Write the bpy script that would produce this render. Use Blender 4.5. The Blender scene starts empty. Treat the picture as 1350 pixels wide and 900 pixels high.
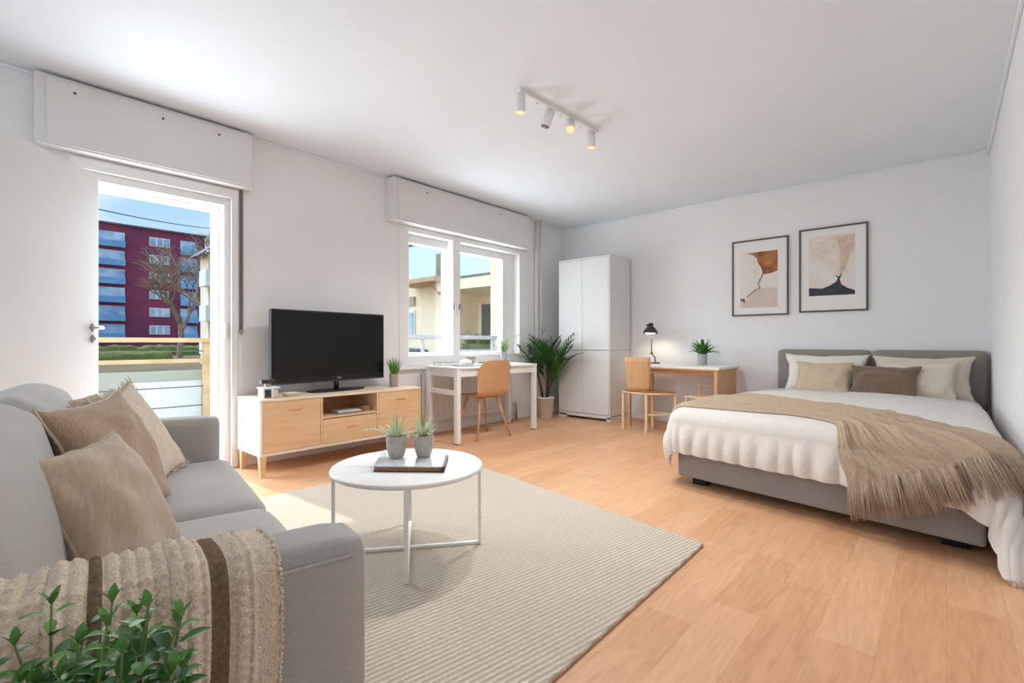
import bpy, bmesh, math, random
from mathutils import Vector, Matrix, noise
from math import sin, cos, pi, radians, atan2, hypot

SC = bpy.context.scene
COL = SC.collection
random.seed(7)

# ------------------------------------------------------------------ helpers
def lin(r, g, b):
    f = lambda c: (c / 255 / 12.92) if c / 255 <= .04045 else ((c / 255 + .055) / 1.055) ** 2.4
    return (f(r), f(g), f(b), 1.0)

def mat(name, rgb, rough=.6, rgb2=None, nscale=8., stretch=(1, 1, 1), bump=0., bscale=None, metal=0., spec=.4, emit=None, estr=0., sheen=0., detail=4., dist=.002):
    m = bpy.data.materials.new(name)
    m.use_nodes = True
    nt = m.node_tree
    p = nt.nodes['Principled BSDF']
    p.inputs['Roughness'].default_value = rough
    p.inputs['Metallic'].default_value = metal
    p.inputs['Specular IOR Level'].default_value = spec
    c1 = lin(*rgb)
    p.inputs['Base Color'].default_value = c1
    if sheen:
        p.inputs['Sheen Weight'].default_value = sheen
    if emit:
        p.inputs['Emission Color'].default_value = lin(*emit)
        p.inputs['Emission Strength'].default_value = estr
    tc = nt.nodes.new('ShaderNodeTexCoord')
    mp = nt.nodes.new('ShaderNodeMapping')
    mp.inputs['Scale'].default_value = stretch
    nt.links.new(tc.outputs['Object'], mp.inputs['Vector'])
    c2 = lin(*(rgb2 or tuple(max(0, c - 6) for c in rgb)))
    n = nt.nodes.new('ShaderNodeTexNoise')
    n.inputs['Scale'].default_value = nscale
    n.inputs['Detail'].default_value = detail
    nt.links.new(mp.outputs[0], n.inputs['Vector'])
    r = nt.nodes.new('ShaderNodeValToRGB')
    r.color_ramp.elements[0].position = .32
    r.color_ramp.elements[1].position = .68
    r.color_ramp.elements[0].color = c1
    r.color_ramp.elements[1].color = c2
    nt.links.new(n.outputs['Fac'], r.inputs['Fac'])
    nt.links.new(r.outputs['Color'], p.inputs['Base Color'])
    if bump:
        n2 = nt.nodes.new('ShaderNodeTexNoise')
        n2.inputs['Scale'].default_value = bscale or nscale * 4
        n2.inputs['Detail'].default_value = 3
        nt.links.new(mp.outputs[0], n2.inputs['Vector'])
        b = nt.nodes.new('ShaderNodeBump')
        b.inputs['Strength'].default_value = bump
        b.inputs['Distance'].default_value = dist
        nt.links.new(n2.outputs['Fac'], b.inputs['Height'])
        nt.links.new(b.outputs['Normal'], p.inputs['Normal'])
    return m

def glass_mat(name, tint=(1, 1, 1), refl=.06):
    m = bpy.data.materials.new(name); m.use_nodes = True
    nt = m.node_tree; nt.nodes.clear()
    o = nt.nodes.new('ShaderNodeOutputMaterial')
    t = nt.nodes.new('ShaderNodeBsdfTransparent'); t.inputs[0].default_value = (*tint, 1)
    g = nt.nodes.new('ShaderNodeBsdfGlossy'); g.inputs['Roughness'].default_value = .02
    x = nt.nodes.new('ShaderNodeMixShader'); x.inputs[0].default_value = refl
    nt.links.new(t.outputs[0], x.inputs[1]); nt.links.new(g.outputs[0], x.inputs[2]); nt.links.new(x.outputs[0], o.inputs[0])
    return m

def obj(name, bm, m, parent=None, smooth=False, world=True, keep=False):
    """Link a bmesh as one mesh object. With a parent and world=True the vertices are in world space."""
    me = bpy.data.meshes.new(name)
    bmesh.ops.recalc_face_normals(bm, faces=bm.faces)
    bm.to_mesh(me); bm.free()
    if smooth:
        for p in me.polygons: p.use_smooth = True
    for mm in (m if isinstance(m, (list, tuple)) else [m]):
        me.materials.append(mm)
    o = bpy.data.objects.new(name, me)
    COL.objects.link(o)
    if parent is not None:
        o.parent = parent
        if world:
            top = parent
            M = Matrix.Identity(4)
            while top is not None:
                M = (top.matrix_basis if top.parent is None else top.matrix_parent_inverse @ top.matrix_basis) .copy() @ M if False else M
                top = top.parent
            o.matrix_parent_inverse = wm(parent).inverted()
    return o

def wm(o):
    M = o.matrix_basis.copy()
    if o.parent is not None:
        return wm(o.parent) @ o.matrix_parent_inverse @ M
    return M

def tag(o, label=None, cat=None, group=None, kind=None):
    if label: o['label'] = label
    if cat: o['category'] = cat
    if group: o['group'] = group
    if kind: o['kind'] = kind
    return o

def thing(name, label, cat, loc=(0, 0, 0), rotz=0., group=None):
    o = bpy.data.objects.new(name, None)
    o.empty_display_size = .1
    COL.objects.link(o)
    o.location = loc; o.rotation_euler = (0, 0, rotz)
    return tag(o, label, cat, group)

def struct(name, bm, m, parent=None, smooth=False):
    o = obj(name, bm, m, parent, smooth)
    if parent is None: o['kind'] = 'structure'
    return o

def BM(): return bmesh.new()

def box(bm, x0, x1, y0, y1, z0, z1, bevel=0., seg=2, M=None, mi=0):
    vs = [bm.verts.new((x, y, z)) for z in (z0, z1) for y in (y0, y1) for x in (x0, x1)]
    fs = [bm.faces.new([vs[i] for i in q]) for q in ((0, 2, 3, 1), (4, 5, 7, 6), (0, 1, 5, 4), (2, 6, 7, 3), (0, 4, 6, 2), (1, 3, 7, 5))]
    for f in fs: f.material_index = mi
    if M is not None:
        for v in vs: v.co = M @ v.co
    if bevel > 0:
        es = list({e for f in fs for e in f.edges})
        bmesh.ops.bevel(bm, geom=es, offset=bevel, segments=seg, profile=.5, affect='EDGES')
    return bm

def prism(bm, pts, z0, z1, bevel=0., M=None, mi=0, seg=2):
    """Vertical prism on a polygon of (x, y)."""
    a = [bm.verts.new((x, y, z0)) for x, y in pts]
    b = [bm.verts.new((x, y, z1)) for x, y in pts]
    n = len(pts)
    fs = [bm.faces.new(list(reversed(a))), bm.faces.new(b)]
    for i in range(n):
        fs.append(bm.faces.new([a[i], a[(i + 1) % n], b[(i + 1) % n], b[i]]))
    for f in fs: f.material_index = mi
    if M is not None:
        for v in a + b: v.co = M @ v.co
    if bevel:
        es = list({e for f in fs for e in f.edges})
        bmesh.ops.bevel(bm, geom=es, offset=bevel, segments=seg, profile=.5, affect='EDGES')
    return bm

def tube(bm, pts, r, n=8, caps=True, mi=0):
    """Tube along points; r a number or a list."""
    pts = [Vector(p) for p in pts]
    rs = r if isinstance(r, (list, tuple)) else [r] * len(pts)
    rings = []
    prev = None
    for i, p in enumerate(pts):
        d = (pts[min(i + 1, len(pts) - 1)] - pts[max(i - 1, 0)])
        if d.length < 1e-9: d = Vector((0, 0, 1))
        d.normalize()
        if prev is None:
            a = Vector((0, 0, 1)) if abs(d.z) < .9 else Vector((1, 0, 0))
            u = d.cross(a).normalized()
        else:
            u = (prev - d * prev.dot(d))
            if u.length < 1e-6: u = d.orthogonal()
            u.normalize()
        prev = u
        w = d.cross(u)
        rings.append([bm.verts.new(p + (u * cos(2 * pi * k / n) + w * sin(2 * pi * k / n)) * rs[i]) for k in range(n)])
    for a, b in zip(rings, rings[1:]):
        for k in range(n):
            f = bm.faces.new([a[k], a[(k + 1) % n], b[(k + 1) % n], b[k]]); f.material_index = mi
    if caps:
        for q in (list(reversed(rings[0])), rings[-1]):
            f = bm.faces.new(q); f.material_index = mi
    return bm

def lathe(bm, prof, n=32, c=(0, 0, 0), M=None, mi=0):
    """prof: list of (r, z)."""
    rings = []
    for r, z in prof:
        if r < 1e-6:
            rings.append([bm.verts.new((0, 0, z))])
        else:
            rings.append([bm.verts.new((r * cos(2 * pi * k / n), r * sin(2 * pi * k / n), z)) for k in range(n)])
    vs = [v for q in rings for v in q]
    for a, b in zip(rings, rings[1:]):
        for k in range(n):
            q = [a[k % len(a)], a[(k + 1) % len(a)], b[(k + 1) % len(b)], b[k % len(b)]]
            q = list(dict.fromkeys(q))
            if len(q) >= 3:
                f = bm.faces.new(q); f.material_index = mi
    for v in vs:
        v.co = (M @ v.co if M is not None else v.co) + Vector(c)
    return bm

def grid(bm, rows, mi=None):
    vv = [[bm.verts.new(p) for p in r] for r in rows]
    for i in range(len(vv) - 1):
        for j in range(len(vv[0]) - 1):
            f = bm.faces.new([vv[i][j], vv[i][j + 1], vv[i + 1][j + 1], vv[i + 1][j]])
            if mi: f.material_index = mi(i, j)
    return vv

def smoothstep(a, b, x):
    t = max(0., min(1., (x - a) / (b - a))); return t * t * (3 - 2 * t)

def cushion(bm, sx, sy, sz, r=.05, bulge=(0, 0, 0), n=14, c=(0, 0, 0), M=None, wr=0., seed=0.):
    """Rounded, slightly swollen upholstery block centred on its middle."""
    hx, hy, hz = sx / 2, sy / 2, sz / 2
    def add(face):
        ax, s = face
        rows = []
        for i in range(n + 1):
            row = []
            for j in range(n + 1):
                a, b = i / n * 2 - 1, j / n * 2 - 1
                p = [0, 0, 0]; o = [(ax + 1) % 3, (ax + 2) % 3]
                p[ax] = s; p[o[0]] = a; p[o[1]] = b
                u, v, w = p
                P = Vector((u * hx, v * hy, w * hz))
                Q = Vector((max(-hx + r, min(hx - r, P.x)), max(-hy + r, min(hy - r, P.y)), max(-hz + r, min(hz - r, P.z))))
                d = P - Q
                if d.length > 1e-9: P = Q + d.normalized() * r
                P.x += u * bulge[0] * (1 - v * v) * (1 - w * w)
                P.y += v * bulge[1] * (1 - u * u) * (1 - w * w)
                P.z += w * bulge[2] * (1 - u * u) * (1 - v * v)
                if wr:
                    P += noise.noise_vector(Vector((P.x * 5 + seed, P.y * 5, P.z * 5))) * wr
                row.append(P)
            rows.append(row)
        return rows
    allv = []
    for f in ((0, 1), (0, -1), (1, 1), (1, -1), (2, 1), (2, -1)):
        vv = grid(bm, add(f))
        allv += [v for r_ in vv for v in r_]
    bmesh.ops.remove_doubles(bm, verts=allv, dist=1e-5)
    for v in bm.verts:
        if v.is_valid and v.tag is False:
            pass
    vs = [v for v in allv if v.is_valid]
    T = (M if M is not None else Matrix.Identity(4))
    for v in vs: v.co = T @ v.co + Vector(c)
    return bm

def pillow(w, h, t, n=26, pinch=.10, wr=.010, seed=0., power=.5):
    """Throw-pillow in local XY with thickness along Z; returns (bmesh, rim points)."""
    bm = BM(); rim = []
    def pt(a, b, s):
        x = w / 2 * a * (1 - pinch * (1 - b * b) * a * a)
        y = h / 2 * b * (1 - pinch * (1 - a * a) * b * b)
        k = max(0, (1 - a * a) * (1 - b * b)) ** power
        z = s * t / 2 * k
        e = (1 - k) * .9 + .1
        nv = noise.noise(Vector((a * 2.2 + seed, b * 2.2, s * 3.1)))
        # creases radiating from the corners
        ang = atan2(abs(b) - 1.05, abs(a) - 1.05)
        cre = sin(ang * 26 + seed) * max(0, 1 - hypot(abs(a) - 1, abs(b) - 1) / .75)
        edge = min(1, 4 * (1 - max(abs(a), abs(b))))
        z += edge * (nv * wr * 1.6 * s + cre * wr * .55 * s)
        x += edge * 0 + noise.noise(Vector((b * 3 + seed, a * 3, 7))) * wr * .6
        y += noise.noise(Vector((a * 3 - seed, b * 3, 17))) * wr * .6
        return Vector((x, y, z))
    for s in (1, -1):
        grid(bm, [[pt(sin(pi / 2 * (i / n * 2 - 1)) * .4 + .6 * (i / n * 2 - 1), sin(pi / 2 * (j / n * 2 - 1)) * .4 + .6 * (j / n * 2 - 1), s) for j in range(n + 1)] for i in range(n + 1)])
    bmesh.ops.remove_doubles(bm, verts=bm.verts, dist=1e-5)
    m = 24
    for a0, b0, a1, b1 in ((-1, -1, 1, -1), (1, -1, 1, 1), (1, 1, -1, 1), (-1, 1, -1, -1)):
        for k in range(m):
            q = k / m
            rim.append(pt(a0 + (a1 - a0) * q, b0 + (b1 - b0) * q, 1))
    return bm, rim

def basis(c, xdir, ydir):
    """Matrix with local x along xdir, local y near ydir, origin at c."""
    x = Vector(xdir).normalized(); y = Vector(ydir); y = (y - x * y.dot(x)).normalized(); z = x.cross(y)
    M = Matrix((x, y, z)).transposed().to_4x4(); M.translation = Vector(c)
    return M

def mod_subsurf(o, lv=1):
    m = o.modifiers.new('s', 'SUBSURF'); m.levels = lv; m.render_levels = lv

def blade(bm, base, direc, length, width, droop=.3, n=6, fold=.25, tipk=1.0, side=None, mi=0, prof=None):
    """A leaf: strip with a raised keel that bends down under its own weight."""
    d = Vector(direc).normalized()
    s = side or d.cross(Vector((0, 0, 1)))
    if s.length < 1e-4: s = Vector((1, 0, 0))
    s = s.normalized()
    p = Vector(base); rows = []
    for i in range(n + 1):
        t = i / n
        wd = width * (prof(t) if prof else max(.04, sin(pi * min(1, t ** .7 * .93 + .07)) ** .8)) * .5
        up = s.cross(d)
        if up.z < 0: up = -up
        rows.append([p - s * wd + up * fold * wd, p.copy(), p + s * wd + up * fold * wd])
        p = p + d * (length / n)
        d = (d + Vector((0, 0, -droop / n))).normalized()
    vv = [[bm.verts.new(q) for q in r] for r in rows]
    for i in range(n):
        for j in range(2):
            f = bm.faces.new([vv[i][j], vv[i][j + 1], vv[i + 1][j + 1], vv[i + 1][j]]); f.material_index = mi
    return p

# ------------------------------------------------------------------ materials
M = {}
M['wall'] = mat('wall_paint', (236, 236, 236), .75, (233, 233, 233), 3, bump=.05, bscale=120)
M['ceil'] = mat('ceiling_paint', (231, 236, 241), .8, (228, 233, 238), 2, bump=.04, bscale=90)
M['white'] = mat('white_lacquer', (223, 223, 221), .5, (220, 220, 218), 2, spec=.22)
M['trimw'] = mat('white_trim', (238, 238, 237), .45, (234, 234, 233), 4)
M['doorpaint'] = mat('door_paint', (220, 220, 219), .5, (217, 217, 216), 4)
M['shutterw'] = mat('shutter_box_paint', (224, 223, 221), .6, (221, 220, 218), 4)
M['matwhite'] = mat('white_powder_coat', (238, 238, 236), .45)
M['pot_white'] = mat('off_white_pot', (228, 222, 212), .5, (222, 216, 206), 10)
M['sofa'] = mat('grey_sofa_fabric', (176, 172, 167), .95, (164, 160, 155), 260, bump=.5, bscale=420, sheen=.3, spec=.1)
M['bedgrey'] = mat('grey_bed_fabric', (156, 151, 147), .95, (144, 139, 135), 240, bump=.4, bscale=400, sheen=.2, spec=.1)
M['headgrey'] = mat('headboard_fabric', (150, 143, 136), .95, (138, 131, 124), 240, bump=.4, bscale=400, sheen=.2, spec=.1)
M['duvet'] = mat('white_linen', (219, 213, 206), .9, (211, 205, 198), 60, bump=.3, bscale=300, sheen=.2, spec=.1)
M['pil_white'] = mat('white_pillow_linen', (234, 229, 221), .9, (226, 220, 211), 90, bump=.3, bscale=300, spec=.1)
M['pil_cream'] = mat('cream_pillow_linen', (224, 212, 197), .9, (214, 201, 186), 90, bump=.3, bscale=300, spec=.1)
M['pil_tan'] = mat('tan_pillow_linen', (206, 187, 163), .9, (196, 176, 152), 90, bump=.3, bscale=300, spec=.1)
M['pil_brown'] = mat('brown_pillow_velvet', (128, 107, 89), .85, (112, 92, 76), 60, bump=.3, bscale=260, sheen=.5, spec=.1)
M['throw'] = mat('beige_knit_throw', (184, 164, 143), .95, (166, 146, 125), 90, (1, 3, 1), bump=.5, bscale=260, spec=.1)
M['sp_brown'] = mat('brown_cotton', (190, 172, 152), .9, (176, 157, 137), 30, (1, 4, 1), bump=.4, bscale=380, sheen=.3, spec=.1)
M['sp_fur'] = mat('tan_plush', (186, 162, 136), .95, (160, 136, 110), 34, (2, 9, 2), bump=.6, bscale=120, sheen=.4, spec=.1, dist=.004)
M['sp_light'] = mat('light_linen', (212, 199, 183), .95, (198, 184, 167), 50, bump=.4, bscale=300, spec=.1)
M['knit'] = mat('cream_knit', (250, 234, 212), .97, (232, 210, 184), 150, bump=1., bscale=260, sheen=.4, spec=.1, dist=.006)
M['knit_br'] = mat('brown_knit_stripe', (146, 124, 104), .97, (120, 100, 82), 120, bump=.9, bscale=330, spec=.1, dist=.004)
M['oak'] = mat('pale_oak', (224, 188, 148), .5, (212, 173, 131), 3.2, (9, .8, 9), bump=.05, bscale=40)
M['oakside'] = mat('pale_oak_top', (230, 212, 190), .5, (224, 203, 178), 4, (9, .8, 9))
M['oakin'] = mat('oak_inside', (205, 160, 120), .55, (194, 148, 107), 3, (9, .8, 9))
M['chairwood'] = mat('warm_veneer', (208, 163, 124), .45, (198, 152, 112), 4, (10, 10, 1))
M['deskwood'] = mat('birch_ply', (216, 172, 128), .55, (205, 159, 113), 4, (8, 8, 1))
M['palewood'] = mat('pale_beech', (232, 207, 172), .55, (224, 195, 156), 5, (6, 6, 1))
M['seatbr'] = mat('brown_seat', (170, 118, 78), .6, (156, 105, 66), 5, (2, 8, 1))
M['tvblack'] = mat('tv_plastic', (24, 24, 24), .35, (20, 20, 20), 5)
M['screen'] = mat('tv_screen', (22, 22, 21), .22, (20, 20, 19), 1, spec=.3)
M['silver'] = mat('silver_metal', (190, 190, 190), .3, metal=.9)
M['steel'] = mat('brushed_steel', (170, 168, 165), .35, metal=.9)
M['dark'] = mat('dark_metal', (58, 58, 58), .45, (50, 50, 50), 10)
M['black'] = mat('black_plastic', (20, 20, 20), .5)
M['concrete'] = mat('grey_concrete', (196, 188, 181), .85, (178, 170, 163), 40, bump=.3, bscale=90)
M['greypot'] = mat('grey_ceramic', (176, 174, 174), .6, (166, 164, 164), 20)
M['strappot'] = mat('taupe_striped_pot', (166, 154, 142), .7, (142, 130, 120), 30, (20, 20, 1))
M['soil'] = mat('dark_soil', (58, 42, 32), .95, (40, 28, 20), 60, bump=.8, bscale=120)
M['grassleaf'] = mat('grass_leaf', (112, 160, 56), .5, (84, 134, 40), 12)
M['palmleaf'] = mat('palm_leaf', (74, 122, 60), .5, (46, 92, 44), 8)
M['deskleaf'] = mat('desk_leaf', (78, 140, 48), .5, (48, 104, 32), 14)
M['ivyleaf'] = mat('bush_leaf', (72, 118, 50), .5, (40, 82, 34), 14, spec=.3)
M['ivyleaf2'] = mat('pale_bush_leaf', (112, 158, 78), .5, (80, 130, 58), 14, spec=.3)
M['airleaf'] = mat('sage_leaf', (208, 216, 186), .7, (172, 194, 150), 20)
M['vaseleaf'] = mat('vase_leaf', (132, 160, 84), .6, (104, 138, 60), 20)
M['stem'] = mat('plant_stem', (112, 140, 70), .6, (96, 110, 60), 20)
M['trunk'] = mat('brown_trunk', (92, 74, 56), .9, (66, 50, 38), 30, bump=.5, bscale=60)
M['gap'] = mat('shadow_gap', (120, 118, 114), .8)
M['strap'] = mat('grey_strap', (122, 116, 110), .8, (108, 102, 96), 60)
M['frame'] = mat('grey_brown_frame', (92, 88, 83), .5, (82, 78, 73), 20)
M['mount'] = mat('mount_board', (236, 234, 231), .9, (233, 231, 228), 40)
M['p_bg1'] = mat('print_pale', (232, 226, 219), .9, (224, 216, 208), 6)
M['p_br'] = mat('print_rust', (198, 134, 84), .9, (128, 82, 52), 9, detail=8)
M['p_line'] = mat('print_umber', (134, 104, 86), .9, (104, 82, 70), 30)
M['p_beige'] = mat('print_beige', (214, 200, 188), .9, (206, 190, 176), 8)
M['p_plume'] = mat('print_plume', (222, 204, 188), .9, (232, 222, 212), 14, (1, 1, 1), detail=9)
M['p_plume2'] = mat('print_plume_dark', (202, 176, 156), .9, (222, 204, 190), 18, detail=9)
M['p_slate'] = mat('print_slate', (70, 72, 82), .9, (58, 60, 70), 20)
M['book_c'] = mat('book_cover', (222, 222, 222), .25, (196, 198, 200), 14, spec=.5)
M['book_s'] = mat('book_edge', (176, 134, 98), .7, (110, 84, 66), 22, (3, 3, 14))
M['paper'] = mat('paper', (236, 234, 230), .8, (228, 226, 222), 20)
M['slatebook'] = mat('grey_book', (130, 130, 128), .7, (110, 110, 108), 20)
M['lens'] = mat('lit_lamp', (120, 90, 60), .5, emit=(255, 224, 176), estr=.95)
M['lensoff'] = mat('unlit_lamp', (96, 88, 78), .4)
M['gold'] = mat('warm_reflector', (220, 180, 120), .3, emit=(255, 176, 96), estr=.55)
M['bulb'] = mat('lit_bulb', (255, 240, 220), .5, emit=(255, 228, 190), estr=2.2)
M['glass'] = glass_mat('window_glass')
# exterior
M['purple'] = mat('plum_render', (146, 66, 90), .9, (112, 54, 84), .12, detail=6)
M['extglass'] = mat('blue_window_glass', (96, 138, 178), .15, (190, 214, 232), .35, spec=.6)
M['extblue'] = mat('blue_balcony_panel', (94, 146, 192), .5, (128, 176, 210), .3)
M['extwhite'] = mat('white_render', (236, 234, 228), .8, (228, 226, 220), 1)
M['yellow'] = mat('yellow_render', (255, 234, 196), .9, (252, 228, 184), 1.2)
M['beigeb'] = mat('beige_render', (238, 220, 192), .9, (228, 208, 178), .6)
M['roofgrey'] = mat('grey_roof', (120, 118, 118), .8, (100, 98, 98), 2)
M['soffit'] = mat('timber_soffit', (206, 172, 124), .8, (192, 156, 106), 2, (1, 8, 1))
M['ltglass'] = mat('pale_blue_balustrade', (196, 222, 232), .3, (216, 234, 240), .8, spec=.5)
M['darkdoor'] = mat('dark_exterior_door', (76, 76, 82), .4, (56, 56, 62), 2)
M['railwood'] = mat('rail_timber', (214, 186, 146), .75, (196, 164, 122), 4, (4, 1, 4))  # the timber's own tan colour
M['cable'] = mat('steel_cable', (110, 110, 110), .5)
M['parapet'] = mat('frosted_parapet', (172, 180, 166), .6, (180, 184, 174), 1)
M['sheet'] = mat('sunlit_patch', (222, 230, 230), .6)  # pale colour standing for sunlight on the parapet
M['ground'] = mat('winter_grass', (126, 120, 80), .95, (92, 80, 58), .12, detail=8)
M['bark'] = mat('bare_branches', (164, 142, 120), .9, (120, 104, 90), 2)
M['carblue'] = mat('car_paint_blue', (70, 90, 122), .3, spec=.6)
M['cargrey'] = mat('car_paint_silver', (176, 182, 190), .3, spec=.6)
M['cardark'] = mat('car_paint_navy', (44, 52, 74), .3, spec=.6)
M['rubber'] = mat('tyre_rubber', (28, 28, 28), .8)
M['shrub'] = mat('olive_shrub', (112, 124, 62), .9, (84, 98, 44), 3)

def floor_material():
    m = bpy.data.materials.new('beech_laminate'); m.use_nodes = True
    nt = m.node_tree; L = nt.links; N = nt.nodes.new
    p = nt.nodes['Principled BSDF']; p.inputs['Roughness'].default_value = .42; p.inputs['Specular IOR Level'].default_value = .35
    tc = N('ShaderNodeTexCoord'); mp = N('ShaderNodeMapping'); mp.inputs['Rotation'].default_value = (0, 0, pi / 2)
    L.new(tc.outputs['Object'], mp.inputs[0])
    def brick(c1, c2, w, h, mort):
        b = N('ShaderNodeTexBrick'); b.inputs['Color1'].default_value = lin(*c1); b.inputs['Color2'].default_value = lin(*c2)
        b.inputs['Mortar'].default_value = lin(*mort); b.inputs['Scale'].default_value = 1
        b.inputs['Brick Width'].default_value = w; b.inputs['Row Height'].default_value = h
        b.inputs['Mortar Size'].default_value = .0012; b.inputs['Mortar Smooth'].default_value = .6; b.inputs['Bias'].default_value = 0
        b.offset = .37; b.squash = 1
        L.new(mp.outputs[0], b.inputs['Vector']); return b
    b1 = brick((226, 180, 141), (214, 164, 124), .56, .165, (204, 154, 114))
    mp2 = N('ShaderNodeMapping'); mp2.inputs['Scale'].default_value = (14, 1.6, 1); L.new(tc.outputs['Object'], mp2.inputs[0])
    n = N('ShaderNodeTexNoise'); n.inputs['Scale'].default_value = 3; n.inputs['Detail'].default_value = 8; n.inputs['Distortion'].default_value = 1.2
    L.new(mp2.outputs[0], n.inputs['Vector'])
    r = N('ShaderNodeValToRGB'); r.color_ramp.elements[0].position = .3; r.color_ramp.elements[1].position = .75
    r.color_ramp.elements[0].color = (.86, .82, .78, 1); r.color_ramp.elements[1].color = (1.06, 1.06, 1.06, 1)
    L.new(n.outputs['Fac'], r.inputs['Fac'])
    x = N('ShaderNodeMix'); x.data_type = 'RGBA'; x.blend_type = 'MULTIPLY'; x.inputs['Factor'].default_value = 1
    L.new(b1.outputs['Color'], x.inputs['A']); L.new(r.outputs['Color'], x.inputs['B'])
    L.new(x.outputs['Result'], p.inputs['Base Color'])
    return m
M['floor'] = floor_material()

def rug_material():
    m = bpy.data.materials.new('woven_rug'); m.use_nodes = True
    nt = m.node_tree; L = nt.links; N = nt.nodes.new
    p = nt.nodes['Principled BSDF']; p.inputs['Roughness'].default_value = .98; p.inputs['Specular IOR Level'].default_value = .05
    tc = N('ShaderNodeTexCoord'); mp = N('ShaderNodeMapping'); mp.inputs['Rotation'].default_value = (0, 0, radians(9.8))
    L.new(tc.outputs['Object'], mp.inputs[0])
    w = N('ShaderNodeTexWave'); w.wave_type = 'BANDS'; w.bands_direction = 'X'; w.inputs['Scale'].default_value = 15
    w.inputs['Distortion'].default_value = 1.2; w.inputs['Detail'].default_value = 3; w.inputs['Detail Scale'].default_value = 6
    L.new(mp.outputs[0], w.inputs['Vector'])
    v = N('ShaderNodeTexNoise'); v.inputs['Scale'].default_value = 110; v.inputs['Detail'].default_value = 3; L.new(mp.outputs[0], v.inputs['Vector'])
    mx = N('ShaderNodeMath'); mx.operation = 'MULTIPLY'; L.new(w.outputs['Fac'], mx.inputs[0]); L.new(v.outputs['Fac'], mx.inputs[1])
    r = N('ShaderNodeValToRGB'); r.color_ramp.elements[0].position = .05; r.color_ramp.elements[1].position = .55
    r.color_ramp.elements[0].color = lin(184, 171, 155); r.color_ramp.elements[1].color = lin(216, 206, 193)
    L.new(mx.outputs[0], r.inputs['Fac']); L.new(r.outputs['Color'], p.inputs['Base Color'])
    b = N('ShaderNodeBump'); b.inputs['Strength'].default_value = .8; b.inputs['Distance'].default_value = .006
    L.new(mx.outputs[0], b.inputs['Height']); L.new(b.outputs['Normal'], p.inputs['Normal'])
    return m
M['rug'] = rug_material()

# ------------------------------------------------------------------ room shell
XA, XR, YB, YN, ZC = -4.18, .282, 5.83, -2.6, 2.643
WT = .34
struct('floor', box(BM(), XA - WT, XR + .2, YN - .2, YB + .2, -.12, 0), M['floor'])
struct('ceiling', box(BM(), XA - WT, XR + .2, YN - .2, YB + .2, ZC, ZC + .15), M['ceil'])
DY0, DY1, DZ = .44, 1.40, 2.14         # balcony door opening
WY0, WY1, WZ0, WZ1 = 2.93, 4.985, .735, 2.2  # window opening
bm = BM()
x0, x1 = XA - WT, XA
box(bm, x0, x1, YN, DY0, 0, ZC); box(bm, x0, x1, DY0, DY1, DZ, ZC); box(bm, x0, x1, DY1, WY0, 0, ZC)
box(bm, x0, x1, WY0, WY1, 0, WZ0); box(bm, x0, x1, WY0, WY1, WZ1, ZC); box(bm, x0, x1, WY1, YB + .2, 0, ZC)
struct('wall_left', bm, M['wall'])
struct('wall_back', box(BM(), XA, XR, YB, YB + .2, 0, ZC), M['wall'])
struct('wall_right', box(BM(), XR, XR + .2, YN, YB + .2, 0, ZC), M['wall'])
bm = BM()   # near wall behind the camera; its opening is added to let fill light in
box(bm, XA, XR, YN - .2, YN, 0, .35); box(bm, XA, XR, YN - .2, YN, 2.45, ZC)
box(bm, XA, XA + .3, YN - .2, YN, .35, 2.45); box(bm, -1.25, XR, YN - .2, YN, .35, 2.45)
struct('wall_near', bm, M['wall'])
bm = BM()
box(bm, XA, XA + .014, DY1 + .03, YB, 0, .07, .003); box(bm, XA, XA + .014, YN, DY0 - .03, 0, .07, .003)
struct('baseboard_left', bm, M['trimw'])
struct('baseboard_back', box(BM(), XA + .02, XR, YB - .014, YB, 0, .075, .003), M['trimw'])
struct('baseboard_right', box(BM(), XR - .014, XR, YN, YB - .02, 0, .075, .003), M['trimw'])
# thin cove line where wall meets ceiling
bm = BM(); box(bm, XA, XA + .02, YN, YB, ZC - .022, ZC, .006); box(bm, XA, XR, YB - .02, YB, ZC - .022, ZC, .006); box(bm, XR - .02, XR, YN, YB, ZC - .022, ZC, .006)
struct('trim_1', bm, M['ceil'])

# balcony door frame in the opening
bm = BM()
fx0, fx1 = XA - .16, XA - .02
box(bm, fx0, fx1, DY1 - .075, DY1, .0, DZ, .004)                       # right jamb
box(bm, fx0 - .04, fx0 + .03, DY1 - .118, DY1 - .073, .002, DZ - .05, .004)     # right rebate
box(bm, fx0, fx1, DY0, DY0 + .075, 0, DZ, .004)
box(bm, fx0 + .003, fx1 - .003, DY0 + .07, DY1 - .07, DZ - .085, DZ - .001, .004)
box(bm, fx0 - .036, fx0 + .026, DY0 + .08, DY1 - .117, DZ - .12, DZ - .08, .004)
box(bm, fx0 - .026, fx1 - .005, DY0 + .073, DY1 - .073, -.005, .03, .004)
box(bm, XA - .005, XA + .018, DY1 - .035, DY1 + .012, 0, DZ - .028, .004)           # casing on the room side
box(bm, XA - .006, XA + .02, DY0 - .02, DY1 + .014, DZ - .03, DZ + .04, .004)
dw = struct('trim_2', bm, M['trimw'])
obj('hinge', tube(BM(), [(XA - .015, 1.335, 1.02), (XA - .015, 1.335, 1.13)], .011, 10), M['trimw'], dw, True)
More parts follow.
